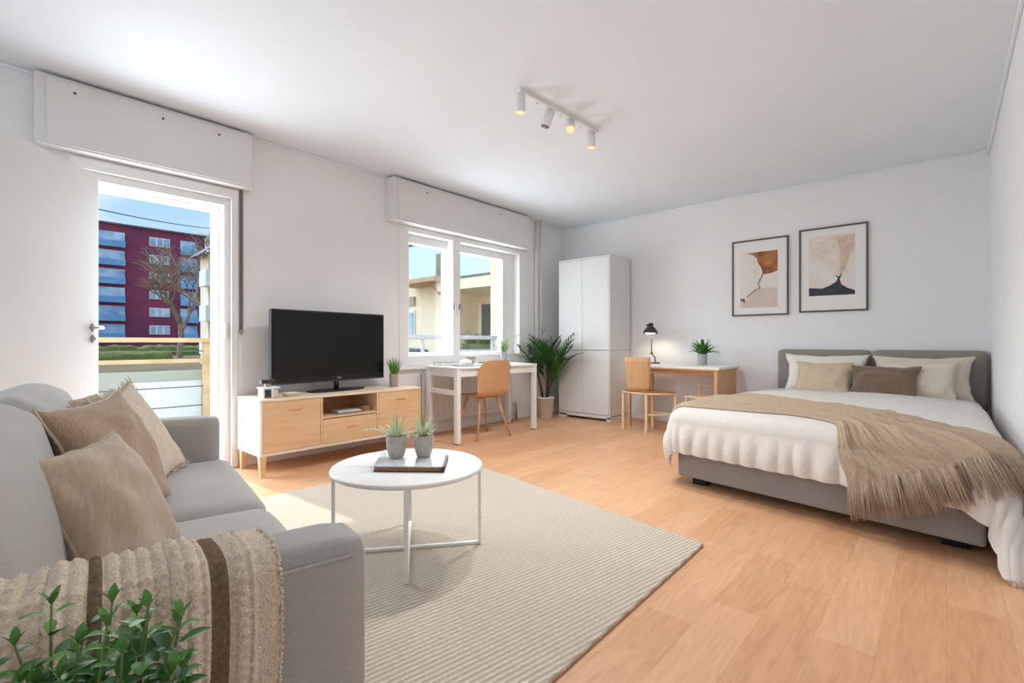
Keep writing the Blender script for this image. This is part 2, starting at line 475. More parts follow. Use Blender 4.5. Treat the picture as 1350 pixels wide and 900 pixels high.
# open balcony door leaf, standing inward from the left of the opening
E0 = Vector((-3.985, .545, 0)); E1 = Vector((-3.30, .012, 0))
d = (E1 - E0).normalized(); nrm = Vector((-d.y, d.x, 0))          # towards the camera side
if nrm.x < 0: nrm = -nrm
Md = Matrix((d, nrm, Vector((0, 0, 1)))).transposed().to_4x4(); Md.translation = E0
Ld = (E1 - E0).length
bm = box(BM(), 0, Ld, -.045, 0, .012, 2.03, .006, M=Md)
leaf = struct('door_1', bm, M['doorpaint'])
def lever(side):
    bm = BM(); y = 0 if side > 0 else -.045
    s = side
    R = lambda p: Md @ Vector(p)
    tube(bm, [R((.055, y, 1.075)), R((.055, y + s * .012, 1.075))], .026, 20)
    tube(bm, [R((.055, y + s * .01, 1.075)), R((.055, y + s * .048, 1.075)), R((.062, y + s * .058, 1.075)), R((.17, y + s * .058, 1.072))], .0095, 10)
    return bm
for s in (1, -1):
    obj('door_handle', lever(s), M['steel'], leaf, True)
    bm = BM(); y = 0 if s > 0 else -.045
    tube(bm, [Md @ Vector((.055, y, 1.005)), Md @ Vector((.055, y + s * .012, 1.005))], .025, 20)
    tube(bm, [Md @ Vector((.055, y + s * .011, 1.005)), Md @ Vector((.055, y + s * .016, 1.005))], .010, 12)
    obj('key_rosette', bm, M['steel'], leaf, True)

# window: fixed frame with mullion, two casements set back in it
bm = BM()
for a, b, c, e in ((WY0, WY0 + .115, WZ0, WZ1), (WY1 - .18, WY1, WZ0, WZ1), (3.655, 3.765, WZ0, WZ1)):
    box(bm, XA - .10, XA + .012, a, b, c, e, .004)
box(bm, XA - .097, XA + .009, WY0 + .11, WY1 - .17, 2.142, WZ1 - .002, .004)
box(bm, XA - .097, XA + .009, WY0 + .11, WY1 - .17, WZ0 + .002, .846, .004)
w1 = struct('window_1', bm, M['trimw'])
for (a, b), (ga, gb) in (((3.05, 3.70), (3.135, 3.652)), ((3.77, 4.82), (3.85, 4.60))):
    bm = BM(); xa, xb = XA - .19, XA - .10
    z0, z1, gz0, gz1 = .795, 2.165, .875, 2.055
    box(bm, xa, xb, a - .05, ga, z0, z1, .004); box(bm, xa, xb, gb, b + .03, z0, z1, .004)
    box(bm, xa + .003, xb - .003, ga - .01, gb + .01, gz1, z1 - .002, .004); box(bm, xa + .003, xb - .003, ga - .01, gb + .01, z0 + .002, gz0, .004)
    sash = obj('window_casement', bm, M['trimw'], w1)
    obj('window_pane', box(BM(), XA - .150, XA - .146, ga, gb, gz0, gz1), M['glass'], sash)
for yy in (3.668, 3.752):
    bm = BM(); box(bm, XA + .012, XA + .02, yy - .012, yy + .012, 1.36, 1.43, .003)
    tube(bm, [(XA + .02, yy, 1.405), (XA + .05, yy, 1.405), (XA + .052, yy, 1.30)], .006, 8)
    obj('window_handle', bm, M['steel'], w1, True)
obj('window_sill', box(BM(), XA - .02, XA + .055, WY0 - .03, WY1 + .02, .705, .735, .006), M['trimw'], w1)

# roller-shutter boxes
def shutter(y0, y1, z0, dx, label, screws):
    t = thing('roller_shutter_box', label, 'shutter box', (XA, (y0 + y1) / 2, z0))
    bm = BM(); box(bm, XA + .001, XA + dx, y0, y1, z0, ZC - .02, .004)
    obj('box_body', bm, M['shutterw'], t)
    bm = BM(); box(bm, XA + dx, XA + dx + .012, y0 + .05, y1 - .012, z0 + .012, ZC - .04, .003)
    obj('front_panel', bm, M['shutterw'], t)
    for yy in screws:
        obj('screw', tube(BM(), [(XA + dx + .011, yy, ZC - .10), (XA + dx + .0145, yy, ZC - .10)], .008, 10), M['dark'], t)
    return t
shutter(.262, 1.497, 2.195, .10, 'long white roller shutter box above the balcony door', (.44, .90, 1.25))
shutter(2.78, 4.86, 2.20, .135, 'long white roller shutter box above the double window', (3.18, 4.30))
t = thing('shutter_strap', 'grey woven shutter strap hanging beside the balcony door', 'strap', (XA, 1.44, 1.06))
obj('strap', box(BM(), XA + .006, XA + .010, 1.427, 1.452, 1.08, 2.2), M['strap'], t)
bm = BM(); box(bm, XA + .002, XA + .02, 1.424, 1.455, 1.065, 1.085, .003); box(bm, XA + .002, XA + .016, 1.436, 1.444, 1.045, 1.066, .003)
obj('clip', bm, M['steel'], t)

# heating pipes in the corner, radiator below the window
for i, yy in enumerate((5.13, 5.235)):
    bm = tube(BM(), [(XA + .03, yy, .0), (XA + .03, yy, ZC)], .013, 12)
    o = obj('heating_pipe', bm, M['trimw'], None, True)
    tag(o, ('thin white heating pipe beside the window, nearer to the window', 'thin white heating pipe beside the window, nearer to the corner')[i], 'pipe', 'heating pipes')
t = thing('radiator', 'low white panel radiator under the double window', 'radiator', (XA + .06, 4.0, .1))
bm = BM(); box(bm, XA + .03, XA + .075, 3.20, 4.60, .13, .66, .008)
for k in range(34):
    y = 3.235 + k * .04
    box(bm, XA + .075, XA + .082, y, y + .018, .17, .62, .003)
obj('panel', bm, M['white'], t)
obj('top_grille', box(BM(), XA + .022, XA + .084, 3.195, 4.605, .66, .672, .003), M['white'], t)
bm = tube(BM(), [(XA + .05, 4.60, .2), (XA + .05, 4.70, .2), (XA + .05, 4.70, .0)], .010, 10)
obj('feed_pipe', bm, M['steel'], t, True)
obj('valve', tube(BM(), [(XA + .05, 4.68, .2), (XA + .11, 4.70, .2)], .022, 14), M['white'], t, True)
for yy in (3.4, 4.4):
    obj('bracket', box(BM(), XA + .001, XA + .034, yy, yy + .04, .2, .6), M['white'], t)

# ------------------------------------------------------------------ track light
t = thing('track_light', 'white ceiling track light with four spot heads', 'lamp', (-2.075, 2.83, ZC))
P0, P1 = Vector((-2.097, 2.39, ZC)), Vector((-2.055, 3.275, ZC))
tx = (P1 - P0).normalized(); Mt = basis(P0, tx, Vector((0, 0, 1)).cross(tx))
obj('rail', box(BM(), 0, (P1 - P0).length, -.03, .03, -.022, 0, .004, M=Mt), M['matwhite'], t)
def spot(s, tilt, lit):
    p = P0 + tx * s + Vector((0, 0, -.02))
    ax = Vector(tilt).normalized()
    j = p + Vector((0, 0, -.026))
    bm = tube(BM(), [p, j], .012 if tilt != (0, 0, -1) else .028, 14)
    a = j - ax * .012; b = j + ax * .100
    tube(bm, [a, a + ax * .002, b], [.030, .034, .034], 28, caps=False)
    u = ax.orthogonal()
    tube(bm, [b, b + ax * .0006], [.034, .0325], 28, caps=False)
    tube(bm, [b - ax * .02, b + ax * .0006], [.028, .0325], 28, caps=False)
    tube(bm, [a, a - ax * .0005], [.030, .002], 28)
    h = obj('spot_head', bm, M['matwhite'], t, True)
    obj('lens', tube(BM(), [b - ax * .004, b - ax * .002], .027, 24), M['lens'] if lit else M['lensoff'], h, True)
    if lit:
        obj('reflector_ring', tube(BM(), [b - ax * .003, b - ax * .0005], [.0275, .0325], 28, caps=False), M['gold'], h, True)
    return b, ax
spots = [spot(.034, (0, 0, -1), 1), spot(.335, (-.25, -.22, -.95), 0), spot(.57, (.40, -.56, -.72), 1), spot(.835, (0, 0, -1), 1)]
for s in (.2, .45, .7):
    c = P0 + tx * s
    obj('screw', tube(BM(), [c + Vector((0, 0, -.0215)), c + Vector((0, 0, -.0245))], .006, 10), M['steel'], t)

# ------------------------------------------------------------------ wall art (two framed prints on the back wall)
def art(name, label, xs, zs, shapes, conv, prect):
    X0, X1 = xs; Z0, Z1 = zs
    t = thing(name, label, 'picture', ((X0 + X1) / 2, YB, Z0))
    bm = BM(); w = .016; d = .024
    for a in ((X0, X0 + w, Z0, Z1), (X1 - w, X1, Z0, Z1), (X0 + w, X1 - w, Z0, Z0 + w), (X0 + w, X1 - w, Z1 - w, Z1)):
        box(bm, a[0], a[1], YB - d, YB - .002, a[2], a[3], .002)
    obj('frame', bm, M['frame'], t)
    obj('mount', box(BM(), X0 + w, X1 - w, YB - .014, YB - .004, Z0 + w, Z1 - w), M['mount'], t)
    def flat(pts, m, depth, nm):
        bm = BM()
        a = [bm.verts.new((X0 + (X1 - X0) * u, YB - .014 - depth, Z1 - (Z1 - Z0) * v)) for u, v in pts]
        f = bm.faces.new(a)
        r = bmesh.ops.extrude_face_region(bm, geom=[f])
        for q in r['geom']:
            if isinstance(q, bmesh.types.BMVert): q.co.y += .0006
        bmesh.ops.triangulate(bm, faces=bm.faces)
        return obj(nm, bm, m, t)
    u0, u1, v0, v1 = prect
    flat([(u0, v0), (u1, v0), (u1, v1), (u0, v1)], M['p_bg1'], .0008, 'print')
    for k, (pts, m, nm) in enumerate(shapes):
        flat([conv(*p) for p in pts], M[m], .0016 + k * .0007, nm)
def conv1(x, y):
    u = (x - 97) / 443; return u, (y - (240 - 60 * u)) / (575 + 50 * u)
def conv2(x, y):
    u = (x - 627) / 541; return u, (y - (155 - 82 * u)) / (637 + 62 * u)
def ribbon(pts, w):
    a = [(x - w, y - w * .3) for x, y in pts]; b = [(x + w, y + w * .3) for x, y in reversed(pts)]
    return a + b
art('framed_print', 'narrower framed abstract print with a rust brown corner patch', (-1.824, -1.252), (1.283, 2.128), [
    ([(320, 600), (390, 588), (460, 600), (459, 744), (166, 750), (166, 676), (215, 690), (300, 607)], 'p_beige', 'beige_field'),
    ([(214, 326), (300, 313), (459, 294), (459, 458), (405, 478), (345, 488), (336, 440), (308, 400), (297, 360), (262, 336)], 'p_br', 'rust_patch'),
    (ribbon([(344, 486), (334, 512), (316, 540), (311, 562), (322, 585), (316, 600), (296, 602), (250, 640), (215, 672)], 4), 'p_line', 'ink_line'),
    ([(167, 678), (198, 678), (206, 700), (196, 716), (186, 695), (168, 700)], 'p_line', 'ink_mark'),
], conv1, (.155, .82, .165, .893))
art('framed_print', 'larger framed abstract print with a dark cone and beige plume', (-1.153, -.565), (1.298, 2.16), [
    ([(930, 500), (880, 462), (820, 400), (800, 372), (709, 330), (709, 250), (800, 240), (920, 186), (1071, 167), (1071, 300), (1030, 345), (1010, 425), (975, 482), (950, 505)], 'p_plume', 'plume'),
    ([(948, 500), (955, 400), (960, 300), (930, 200), (1071, 172), (1071, 260), (1034, 330), (1008, 425), (972, 482)], 'p_plume2', 'plume_shade'),
    ([(709, 601), (820, 603), (880, 577), (928, 548), (940, 520), (916, 490), (946, 508), (978, 478), (955, 528), (968, 568), (1015, 596), (1071, 613), (1071, 645), (709, 664)], 'p_slate', 'cone'),
], conv2, (.15, .823, .095, .805))

# ------------------------------------------------------------------ wardrobe
t = thing('wardrobe', 'tall white wardrobe with four plain doors in the corner', 'wardrobe', (-3.49, 5.55, 0))
wx0, wx1, wy0, wy1 = -3.885, -3.103, 5.285, 5.80
bm = BM()
box(bm, wx0, wx1, wy0 + .022, wy1, .06, 2.06, .003)
obj('carcass', bm, M['white'], t)
obj('top_panel', box(BM(), wx0 - .004, wx1 + .004, wy0 + .004, wy1 + .002, 2.06, 2.08, .003), M['white'], t)
bm = BM(); box(bm, wx0 + .0, wx1, wy0 + .004, wy0 + .02, .03, .07, .002); box(bm, wx0, wx0 + .12, wy0 + .004, wy1, 0, .05); box(bm, wx1 - .05, wx1, wy0 + .004, wy1, 0, .05); box(bm, wx0, wx1, wy1 - .03, wy1, 0, .05)
obj('plinth', bm, M['white'], t)
mid = -3.508
for a, b in ((wx0 + .002, mid - .002), (mid + .002, wx1 - .02)):
    for c, e in ((.078, .884), (.892, 2.056)):
        obj('door', box(BM(), a, b, wy0, wy0 + .02, c, e, .002), M['white'], t)
obj('side_stile', box(BM(), wx1 - .016, wx1, wy0, wy0 + .022, .07, 2.06, .002), M['white'], t)
obj('joint', box(BM(), wx1, wx1 + .0012, wy0 + .03, wy1 - .02, .885, .889), M['gap'], t)

# ------------------------------------------------------------------ TV stand and what is on it
sx0, sx1, sy0, sy1, sb, st = -4.135, -3.70, 1.40, 2.845, .15, .565
t = thing('tv_stand', 'low oak tv stand with two doors and one drawer', 'tv stand', (-3.92, 2.12, 0))
bm = BM()
box(bm, sx0, sx1 + .004, sy0, sy1, st - .018, st, .003)
obj('top', bm, M['oakside'], t)
bm = BM()
box(bm, sx0, sx1 + .002, sy0, sy0 + .018, sb, st - .018, .002)
obj('side_panel', bm, M['matwhite'], t)
obj('side_panel', box(BM(), sx0, sx1 + .002, sy1 - .018, sy1, sb, st - .018, .002), M['oak'], t)
obj('bottom', box(BM(), sx0, sx1 + .002, sy0 + .018, sy1 - .018, sb, sb + .022, .002), M['oakside'], t)
d1, d2 = 1.868, 2.378
for y in (d1, d2):
    obj('divider', box(BM(), sx0, sx1 + .001, y - .009, y + .009, sb + .022, st - .018, .001), M['oak'], t)
obj('back_panel', box(BM(), sx0, sx0 + .008, sy0 + .018, sy1 - .018, sb + .022, st - .018), M['oakin'], t)
obj('shelf', box(BM(), sx0 + .008, sx1, d1 + .009, d2 - .009, .375, .391, .001), M['oak'], t)
def handle_bar(x, y0, y1, z):
    bm = BM(); box(bm, x, x + .006, y0, y1, z - .006, z + .006, .002); return bm
for a, b, hy in ((sy0 + .02, d1 - .011, 1.66), (d2 + .011, sy1 - .02, 2.62)):
    f = obj('door', box(BM(), sx1 - .018, sx1, a, b, sb + .024, st - .02, .002), M['oak'], t)
    obj('handle', handle_bar(sx1, hy - .05, hy + .05, .475), M['chairwood'], f)
f = obj('drawer', box(BM(), sx1 - .018, sx1, d1 + .011, d2 - .011, sb + .024, .368, .002), M['oak'], t)
obj('handle', handle_bar(sx1, 2.09, 2.18, .288), M['chairwood'], f)
def taper_leg(x, y, dx, dy, h, a=.024, b=.014):
    bm = BM()
    tp = [(x - a, y - a), (x + a, y - a), (x + a, y + a), (x - a, y + a)]
    bt = [(x + dx - b, y + dy - b), (x + dx + b, y + dy - b), (x + dx + b, y + dy + b), (x + dx - b, y + dy + b)]
    A = [bm.verts.new((*p, h)) for p in tp]; B = [bm.verts.new((*p, 0)) for p in bt]
    bm.faces.new(A); bm.faces.new(list(reversed(B)))
    for i in range(4): bm.faces.new([B[i], B[(i + 1) % 4], A[(i + 1) % 4], A[i]])
    return bm
for x, y, dx, dy in ((sx1 - .024, sy0 + .024, .012, -.004), (sx0 + .06, sy0 + .024, -.012, -.004), (sx1 - .024, sy1 - .024, .012, .012), (sx0 + .06, sy1 - .024, -.012, .012)):
    obj('leg', taper_leg(x, y, dx, dy, sb), M['oak'], t)

# television
t = thing('television', 'black flat screen television on the oak tv stand', 'tv', (-3.955, 2.10, st))
A, B = Vector((-3.925, 1.568, 0)), Vector((-4.02, 2.648, 0))
tx = (B - A).normalized(); L_ = (B - A).length
Mt = Matrix((tx, Vector((-tx.y, tx.x, 0)), Vector((0, 0, 1)))).transposed().to_4x4(); Mt.translation = A   # local y points to the wall
zb, zt = .648, 1.25
obj('cabinet', box(BM(), 0, L_, -.004, .04, zb, zt, .006, M=Mt), M['tvblack'], t)
obj('screen', box(BM(), .012, L_ - .012, -.006, 0, zb + .05, zt - .016, M=Mt), M['screen'], t)
obj('bottom_strip', box(BM(), 0.004, L_ - .004, -.0075, -.004, zb + .003, zb + .013, M=Mt), M['dark'], t)
bm = BM()   # the small light maker's mark on the lower bezel: three strokes
for k in range(3):
    x = L_ * .535 + k * .014
    box(bm, x, x + .009, -.0075, -.004, zb + .022, zb + .036, .001, M=Mt)
obj('badge', bm, M['silver'], t)
bm = BM(); tube(bm, [Mt @ Vector((L_ * .54, .018, st + .01)), Mt @ Vector((L_ * .54, .018, zb + .02))], .022, 14)
obj('neck', bm, M['tvblack'], t, True)
bm = BM(); pts = []
for k in range(40):
    a = 2 * pi * k / 40
    pts.append((L_ * .54 + .27 * (abs(cos(a)) ** .7) * (1 if cos(a) >= 0 else -1), .012 + .105 * (abs(sin(a)) ** .8) * (1 if sin(a) >= 0 else -1)))
prism(bm, pts, st, st + .012, .004, M=Mt)
obj('foot', bm, M['tvblack'], t)

# small gadget on the stand's end, little box next to it
t = thing('gadget', 'small white and black gadget on the near end of the tv stand', 'gadget', (-3.93, 1.5, st))
gx, gy = -3.85, 1.50
bm = BM(); box(bm, gx - .05, gx + .05, gy - .04, gy + .075, st, st + .07, .012, 3)
obj('body', bm, M['pil_cream'], t, True)
obj('face_plate', box(BM(), gx + .049, gx + .056, gy - .034, gy + .015, st + .008, st + .062, .003), M['dark'], t)
for yy in (gy - .045, gy + .02):
    obj('side_bracket', box(BM(), gx + .03, gx + .062, yy, yy + .014, st, st + .078, .004), M['matwhite'], t)
obj('shelf_top', box(BM(), gx - .055, gx + .062, gy - .046, gy + .085, st + .07, st + .08, .003), M['matwhite'], t)
obj('display', box(BM(), gx - .04, gx + .0, gy - .03, gy + .07, st + .105, st + .135, .004), M['dark'], t)
bm = BM(); box(bm, gx - .025, gx - .01, gy + .0, gy + .04, st + .078, st + .106, .002)
obj('post', bm, M['steel'], t)
t = thing('trinket_box', 'flat beige box lying in front of the television', 'box', (-3.80, 1.67, st))
obj('body', box(BM(), -3.86, -3.77, 1.625, 1.725, st, st + .02, .004), M['pil_tan'], t)
obj('lid', box(BM(), -3.865, -3.765, 1.62, 1.73, st + .02, st + .03, .003), M['p_beige'], t)

# books on the open shelf of the stand
def book(name, label, c, sx, sy, sz, rz, mc, mp, group=None, cat='book'):
    t = thing(name, label, cat, c, rz, group)
    bm = BM(); box(bm, -sx / 2, sx / 2, -sy / 2, sy / 2, 0, .003); box(bm, -sx / 2, sx / 2, -sy / 2, sy / 2, sz - .003, sz); box(bm, -sx / 2, -sx / 2 + .003, -sy / 2, sy / 2, .003, sz - .003)
    obj('cover', bm, mc, t, world=False)
    obj('pages', box(BM(), -sx / 2 + .003, sx / 2 - .004, -sy / 2 + .004, sy / 2 - .004, .003, sz - .003), mp, t, world=False)
    return t
book('magazine', 'grey magazine lying on the open shelf of the tv stand', (-3.80, 2.135, .391), .16, .24, .014, pi, M['slatebook'], M['paper'])
book('book', 'thin white book on top of the grey magazine in the tv stand', (-3.795, 2.13, .405), .13, .20, .012, pi, M['book_c'], M['paper'])
book('book', 'small brown book at the right of the tv stand shelf', (-3.83, 2.315, .391), .12, .07, .045, pi, M['book_s'], M['pil_tan'])

# grass plant on the stand
def pot_cyl(bm, c, r0, r1, h, wall=.005, n=28):
    return lathe(bm, [(0, 0), (r0 * .97, 0), (r0, .004), (r1, h - .003), (r1 - .002, h), (r1 - wall, h), (r1 - wall - .002, h * .86), (0, h * .86)], n, c)
def soil_disc(c, r, z):
    return lathe(BM(), [(0, z + .004), (r * .5, z + .005), (r, z), (r, z - .006), (0, z - .006)], 20, c)
c = (-3.93, 2.70, st)
t = thing('grass_plant', 'upright green grass plant in a striped pot beside the television', 'plant', c)
obj('pot', pot_cyl(BM(), c, .040, .044, .12), M['strappot'], t, True)
obj('soil', soil_disc(c, .0385, .106), M['soil'], t, True)
bm = BM(); rnd = random.Random(3)
for k in range(110):
    a = rnd.uniform(0, 2 * pi); r = rnd.uniform(0, .03)
    lean = rnd.uniform(.05, .55)
    blade(bm, (c[0] + r * cos(a), c[1] + r * sin(a), st + .106), (cos(a) * lean, sin(a) * lean, 1), rnd.uniform(.12, .19), .007, rnd.uniform(0, .35), 5)
obj('foliage', bm, M['grassleaf'], t)

# ------------------------------------------------------------------ window desk, its chair and its things
FL, FR, BL, BR = Vector((-3.485, 3.105, 0)), Vector((-3.475, 4.30, 0)), Vector((-4.03, 3.17, 0)), Vector((-4.03, 4.44, 0))
dh = .745
t = thing('white_desk', 'white rectangular desk under the double window', 'desk', (-3.75, 3.75, 0))
def quadpt(a, b): return (FL * (1 - a) + FR * a) * (1 - b) + (BL * (1 - a) + BR * a) * b
pts = [quadpt(-.004, -.012), quadpt(1.004, -.012), quadpt(1.006, 1.01), quadpt(-.006, 1.01)]
obj('tabletop', prism(BM(), [(p.x, p.y) for p in pts], dh - .02, dh, .003), M['matwhite'], t)
def bar(p, q, w, z0, z1):
    p, q = Vector(p), Vector(q); d = (q - p).normalized(); n = Vector((-d.y, d.x, 0)) * w / 2
    return prism(BM(), [tuple((p - n)[:2]), tuple((q - n)[:2]), tuple((q + n)[:2]), tuple((p + n)[:2])], z0, z1, .002)
c4 = [quadpt(.02, .04), quadpt(.98, .04), quadpt(.98, .96), quadpt(.02, .96)]
for i in range(4):
    obj('apron', bar(c4[i], c4[(i + 1) % 4], .018, dh - .095, dh - .02), M['matwhite'], t)
obj('side_rail', bar(c4[3], c4[0], .02, .47, .52), M['matwhite'], t)
for p in c4:
    lg = obj('leg', box(BM(), p.x - .024, p.x + .024, p.y - .024, p.y + .024, .012, dh - .02, .003), M['matwhite'], t)
    obj('foot_pad', tube(BM(), [(p.x, p.y, 0), (p.x, p.y, .013)], .016, 12), M['steel'], lg)

def shell_chair(c, rz, label):
    t = thing('shell_chair', label, 'chair', c, rz)
    # local: faces -x, back at +x
    bm = BM(); W = .215
    prof = [(-.21, .425), (-.20, .438), (-.12, .437), (0, .428), (.10, .424), (.155, .435), (.182, .47), (.198, .54), (.214, .62), (.232, .71), (.250, .79), (.256, .812)]
    wid = [.88, .95, 1, 1, .98, .95, .94, .98, 1.0, .98, .93, .84]
    rows = []
    for (x, z), k in zip(prof, wid):
        row = []
        for j in range(13):
            v = j / 12 * 2 - 1
            e = 1 - abs(v) ** 6 * (.02)
            cup = .022 * v * v
            if z > .47: row.append((x - cup * 1.2, v * W * k, z - .012 * (abs(v) ** 5) * (3 if z > .78 else .3)))
            else: row.append((x, v * W * k, z + cup * .6))
        rows.append(row)
    grid(bm, rows)
    o = obj('seat_shell', bm, M['chairwood'], t, True, world=False)
    m = o.modifiers.new('t', 'SOLIDIFY'); m.thickness = .011; m.offset = 0
    mod_subsurf(o, 2)
    for (tx_, ty, bx, by) in ((.10, -.11, .20, -.22), (.10, .11, .20, .22), (-.10, -.11, -.19, -.22), (-.10, .11, -.19, .22)):
        obj('leg', tube(BM(), [(tx_, ty, .425), (bx, by, 0)], [.014, .009], 10), M['chairwood'], t, True, world=False)
    bm = BM(); box(bm, -.12, .12, -.13, .13, .412, .424, .004)
    obj('under_plate', bm, M['chairwood'], t, world=False)
    return t
shell_chair((-3.64, 3.60, 0), radians(-6), 'brown veneer shell chair at the white window desk')

book('box_folder', 'flat grey folder at the wall end of the window desk', (-3.93, 3.36, dh), .15, .24, .035, 0, M['slatebook'], M['paper'], cat='folder')
c = (-3.85, 3.56, dh)
t = thing('crumpled_paper', 'crumpled white paper bag on the window desk', 'paper', c)
cushion(b_ := BM(), .12, .10, .05, .02, (.01, .01, .01), 10, (c[0], c[1], c[2] + .026), None, .018, 3.)
obj('sheet', b_, M['paper'], t, True)
c = (-3.80, 3.60, dh)
t = thing('ceramic_bowl', 'little brown bowl behind the magazine on the window desk', 'bowl', (-3.90, 3.68, dh))
obj('bowl', lathe(BM(), [(0, 0), (.03, 0), (.05, .05), (.052, .075), (.048, .075), (.044, .05), (.02, .012), (0, .01)], 24, (-3.90, 3.68, dh)), M['sp_brown'], t, True)
obj('rim', lathe(BM(), [(.047, .073), (.053, .073), (.053, .078), (.047, .078), (.047, .073)], 24, (-3.90, 3.68, dh)), M['trunk'], t, True)
book('magazine', 'open white magazine near the front edge of the window desk', (-3.66, 3.42, dh), .21, .28, .008, .25, M['slatebook'], M['paper'])
t = thing('sunglasses', 'dark spectacles lying near the back edge of the window desk', 'glasses', (-3.9, 3.86, dh))
bm = BM()
for s in (-1, 1):
    tube(bm, [(-3.9 + .018 * cos(a * pi / 6), 3.86 + s * .032 + .024 * sin(a * pi / 6), dh + .014 + .010 * cos(a * pi / 6)) for a in range(13)], .003, 6)
tube(bm, [(-3.9, 3.852, dh + .02), (-3.9, 3.868, dh + .02)], .003, 6)
obj('front', bm, M['black'], t, True)
for s in (-1, 1):
    obj('temple', tube(BM(), [(-3.9, 3.86 + s * .056, dh + .016), (-3.80, 3.86 + s * .056, dh + .012), (-3.785, 3.86 + s * .056, dh + .004)], .0026, 6), M['black'], t, True)

c = (-3.93, 4.24, dh)
t = thing('vase_plant', 'arching green plant in a slim grey vase on the window desk', 'plant', c)
obj('vase', pot_cyl(BM(), c, .036, .042, .135), M['greypot'], t, True)
bm = BM(); rnd = random.Random(5)
for k in range(46):
    a = rnd.uniform(0, 2 * pi); r = rnd.uniform(0, .025); lean = rnd.uniform(.1, .9)
    blade(bm, (c[0] + r * cos(a), c[1] + r * sin(a), dh + .118), (cos(a) * lean, sin(a) * lean, 1), rnd.uniform(.12, .26), .009, rnd.uniform(.2, 1.2), 7)
obj('foliage', bm, M['vaseleaf'], t)
bm = BM()
for k, (a, l) in enumerate(((.7, .34), (1.3, .36), (1.9, .33), (5.2, .30), (-.4, .3))):
    pts = []
    for i in range(9):
        s = i / 8; pts.append((c[0] + cos(a) * l * s * .85, c[1] + sin(a) * l * s * .85, dh + .12 + .22 * sin(s * 2.1)))
    tube(bm, pts, [.002] * 9, 5)
    for i in range(2, 9):
        for sd in (-1, 1):
            blade(bm, pts[i], (cos(a + sd * 1.1), sin(a + sd * 1.1), -.25), .045, .006, .4, 3)
obj('sprig', bm, M['airleaf'], t)

# floor palm by the wardrobe
c = (-3.93, 5.06, 0)
t = thing('potted_palm', 'tall green palm in a white floor pot beside the wardrobe', 'plant', c)
obj('pot', lathe(BM(), [(0, 0), (.082, 0), (.09, .006), (.106, .25), (.114, .252), (.116, .275), (.108, .276), (.103, .25), (0, .245)], 36, c), M['pot_white'], t, True)
obj('soil', lathe(BM(), [(0, .262), (.05, .266), (.1, .252), (.1, .246), (0, .246)], 24, c), M['soil'], t, True)
rnd = random.Random(11)
tops = []
for (dx, dy, tx_, ty, h) in ((-.03, -.03, -.06, -.06, .62), (.02, .02, .02, .0, .50), (.04, -.02, .14, .02, .56), (-.01, .03, -.03, .05, .78)):
    pts = [(c[0] + dx + tx_ * s * s, c[1] + dy + ty * s, .25 + h * s * .62) for s in (0, .25, .5, .75, 1)]
    obj('trunk', tube(BM(), pts, [.017, .015, .013, .012, .010], 8), M['trunk'], t, True)
    tops.append((Vector(pts[-1]), h))
bm = BM()
def fits(p):  # keep fronds off the walls and the wardrobe front
    return p.x > XA + .02 and p.y < 5.27
for tp, h in tops:
    nf = 11
    for k in range(nf):
        a = 2 * pi * k / nf + rnd.uniform(-.3, .3)
        if cos(a) < -.3 and rnd.random() < .3: continue
        lean = rnd.uniform(.12, .62); l = rnd.uniform(.40, .58)
        d = Vector((cos(a) * lean, sin(a) * lean * .8, 1)).normalized(); p = tp + Vector((0, 0, -.30 * rnd.random() ** 1.3))
        pts = []
        for i in range(12):
            q = p.copy(); q.x = max(q.x, XA + .03); q.y = min(q.y, 5.255)
            pts.append(q); p = p + d * l / 11; d = (d + Vector((cos(a) * .03, sin(a) * .03, -.045 * (1 + i * .16)))).normalized()
        tube(bm, pts, [.004 - .0027 * i / 11 for i in range(12)], 5)
        for i in range(2, 12):
            ax = (pts[min(i + 1, 11)] - pts[i - 1]).normalized()
            sd = ax.cross(Vector((0, 0, 1))).normalized()
            ll = .20 * (1 - abs(i / 11 - .45) * .9)
            for s in (-1, 1):
                dd = (ax * .9 + sd * s * .75 + Vector((0, 0, .12)))
                e = pts[i] + dd.normalized() * ll
                if fits(e): blade(bm, pts[i], dd, ll, .017, .45, 5)
obj('fronds', bm, M['palmleaf'], t)

# ------------------------------------------------------------------ second desk by the back wall
t = thing('birch_desk', 'small birch desk with a white top between wardrobe and bed', 'desk', (-2.35, 5.5, 0))
d2x0, d2x1, d2y0, d2y1 = -2.80, -1.72, 5.08, 5.74
def slantfront(x):  # the front edge runs slightly skew
    return 5.16 + (x - d2x0) / (d2x1 - d2x0) * -.08
obj('tabletop', prism(BM(), [(d2x0, slantfront(d2x0)), (d2x1, slantfront(d2x1)), (d2x1, d2y1), (d2x0, d2y1)], .705, .73, .003), M['matwhite'], t)
obj('edge_band', prism(BM(), [(d2x0 + .01, slantfront(d2x0) + .006), (d2x1 - .01, slantfront(d2x1) + .006), (d2x1 - .01, d2y1 - .005), (d2x0 + .01, d2y1 - .005)], .69, .705, .001), M['deskwood'], t)
obj('leg', box(BM(), -2.795, -2.755, 5.145, 5.185, 0, .69, .003), M['deskwood'], t)
obj('leg', box(BM(), -2.80, -2.72, 5.66, 5.70, 0, .69, .003), M['deskwood'], t)
obj('side_panel', box(BM(), -1.78, -1.745, 5.10, 5.70, 0, .69, .003), M['deskwood'], t)
obj('front_rail', box(BM(), -2.755, -1.78, 5.20, 5.216, .635, .69, .002), M['deskwood'], t)
obj('back_rail', box(BM(), -2.72, -1.78, 5.68, 5.695, .60, .69, .002), M['deskwood'], t)

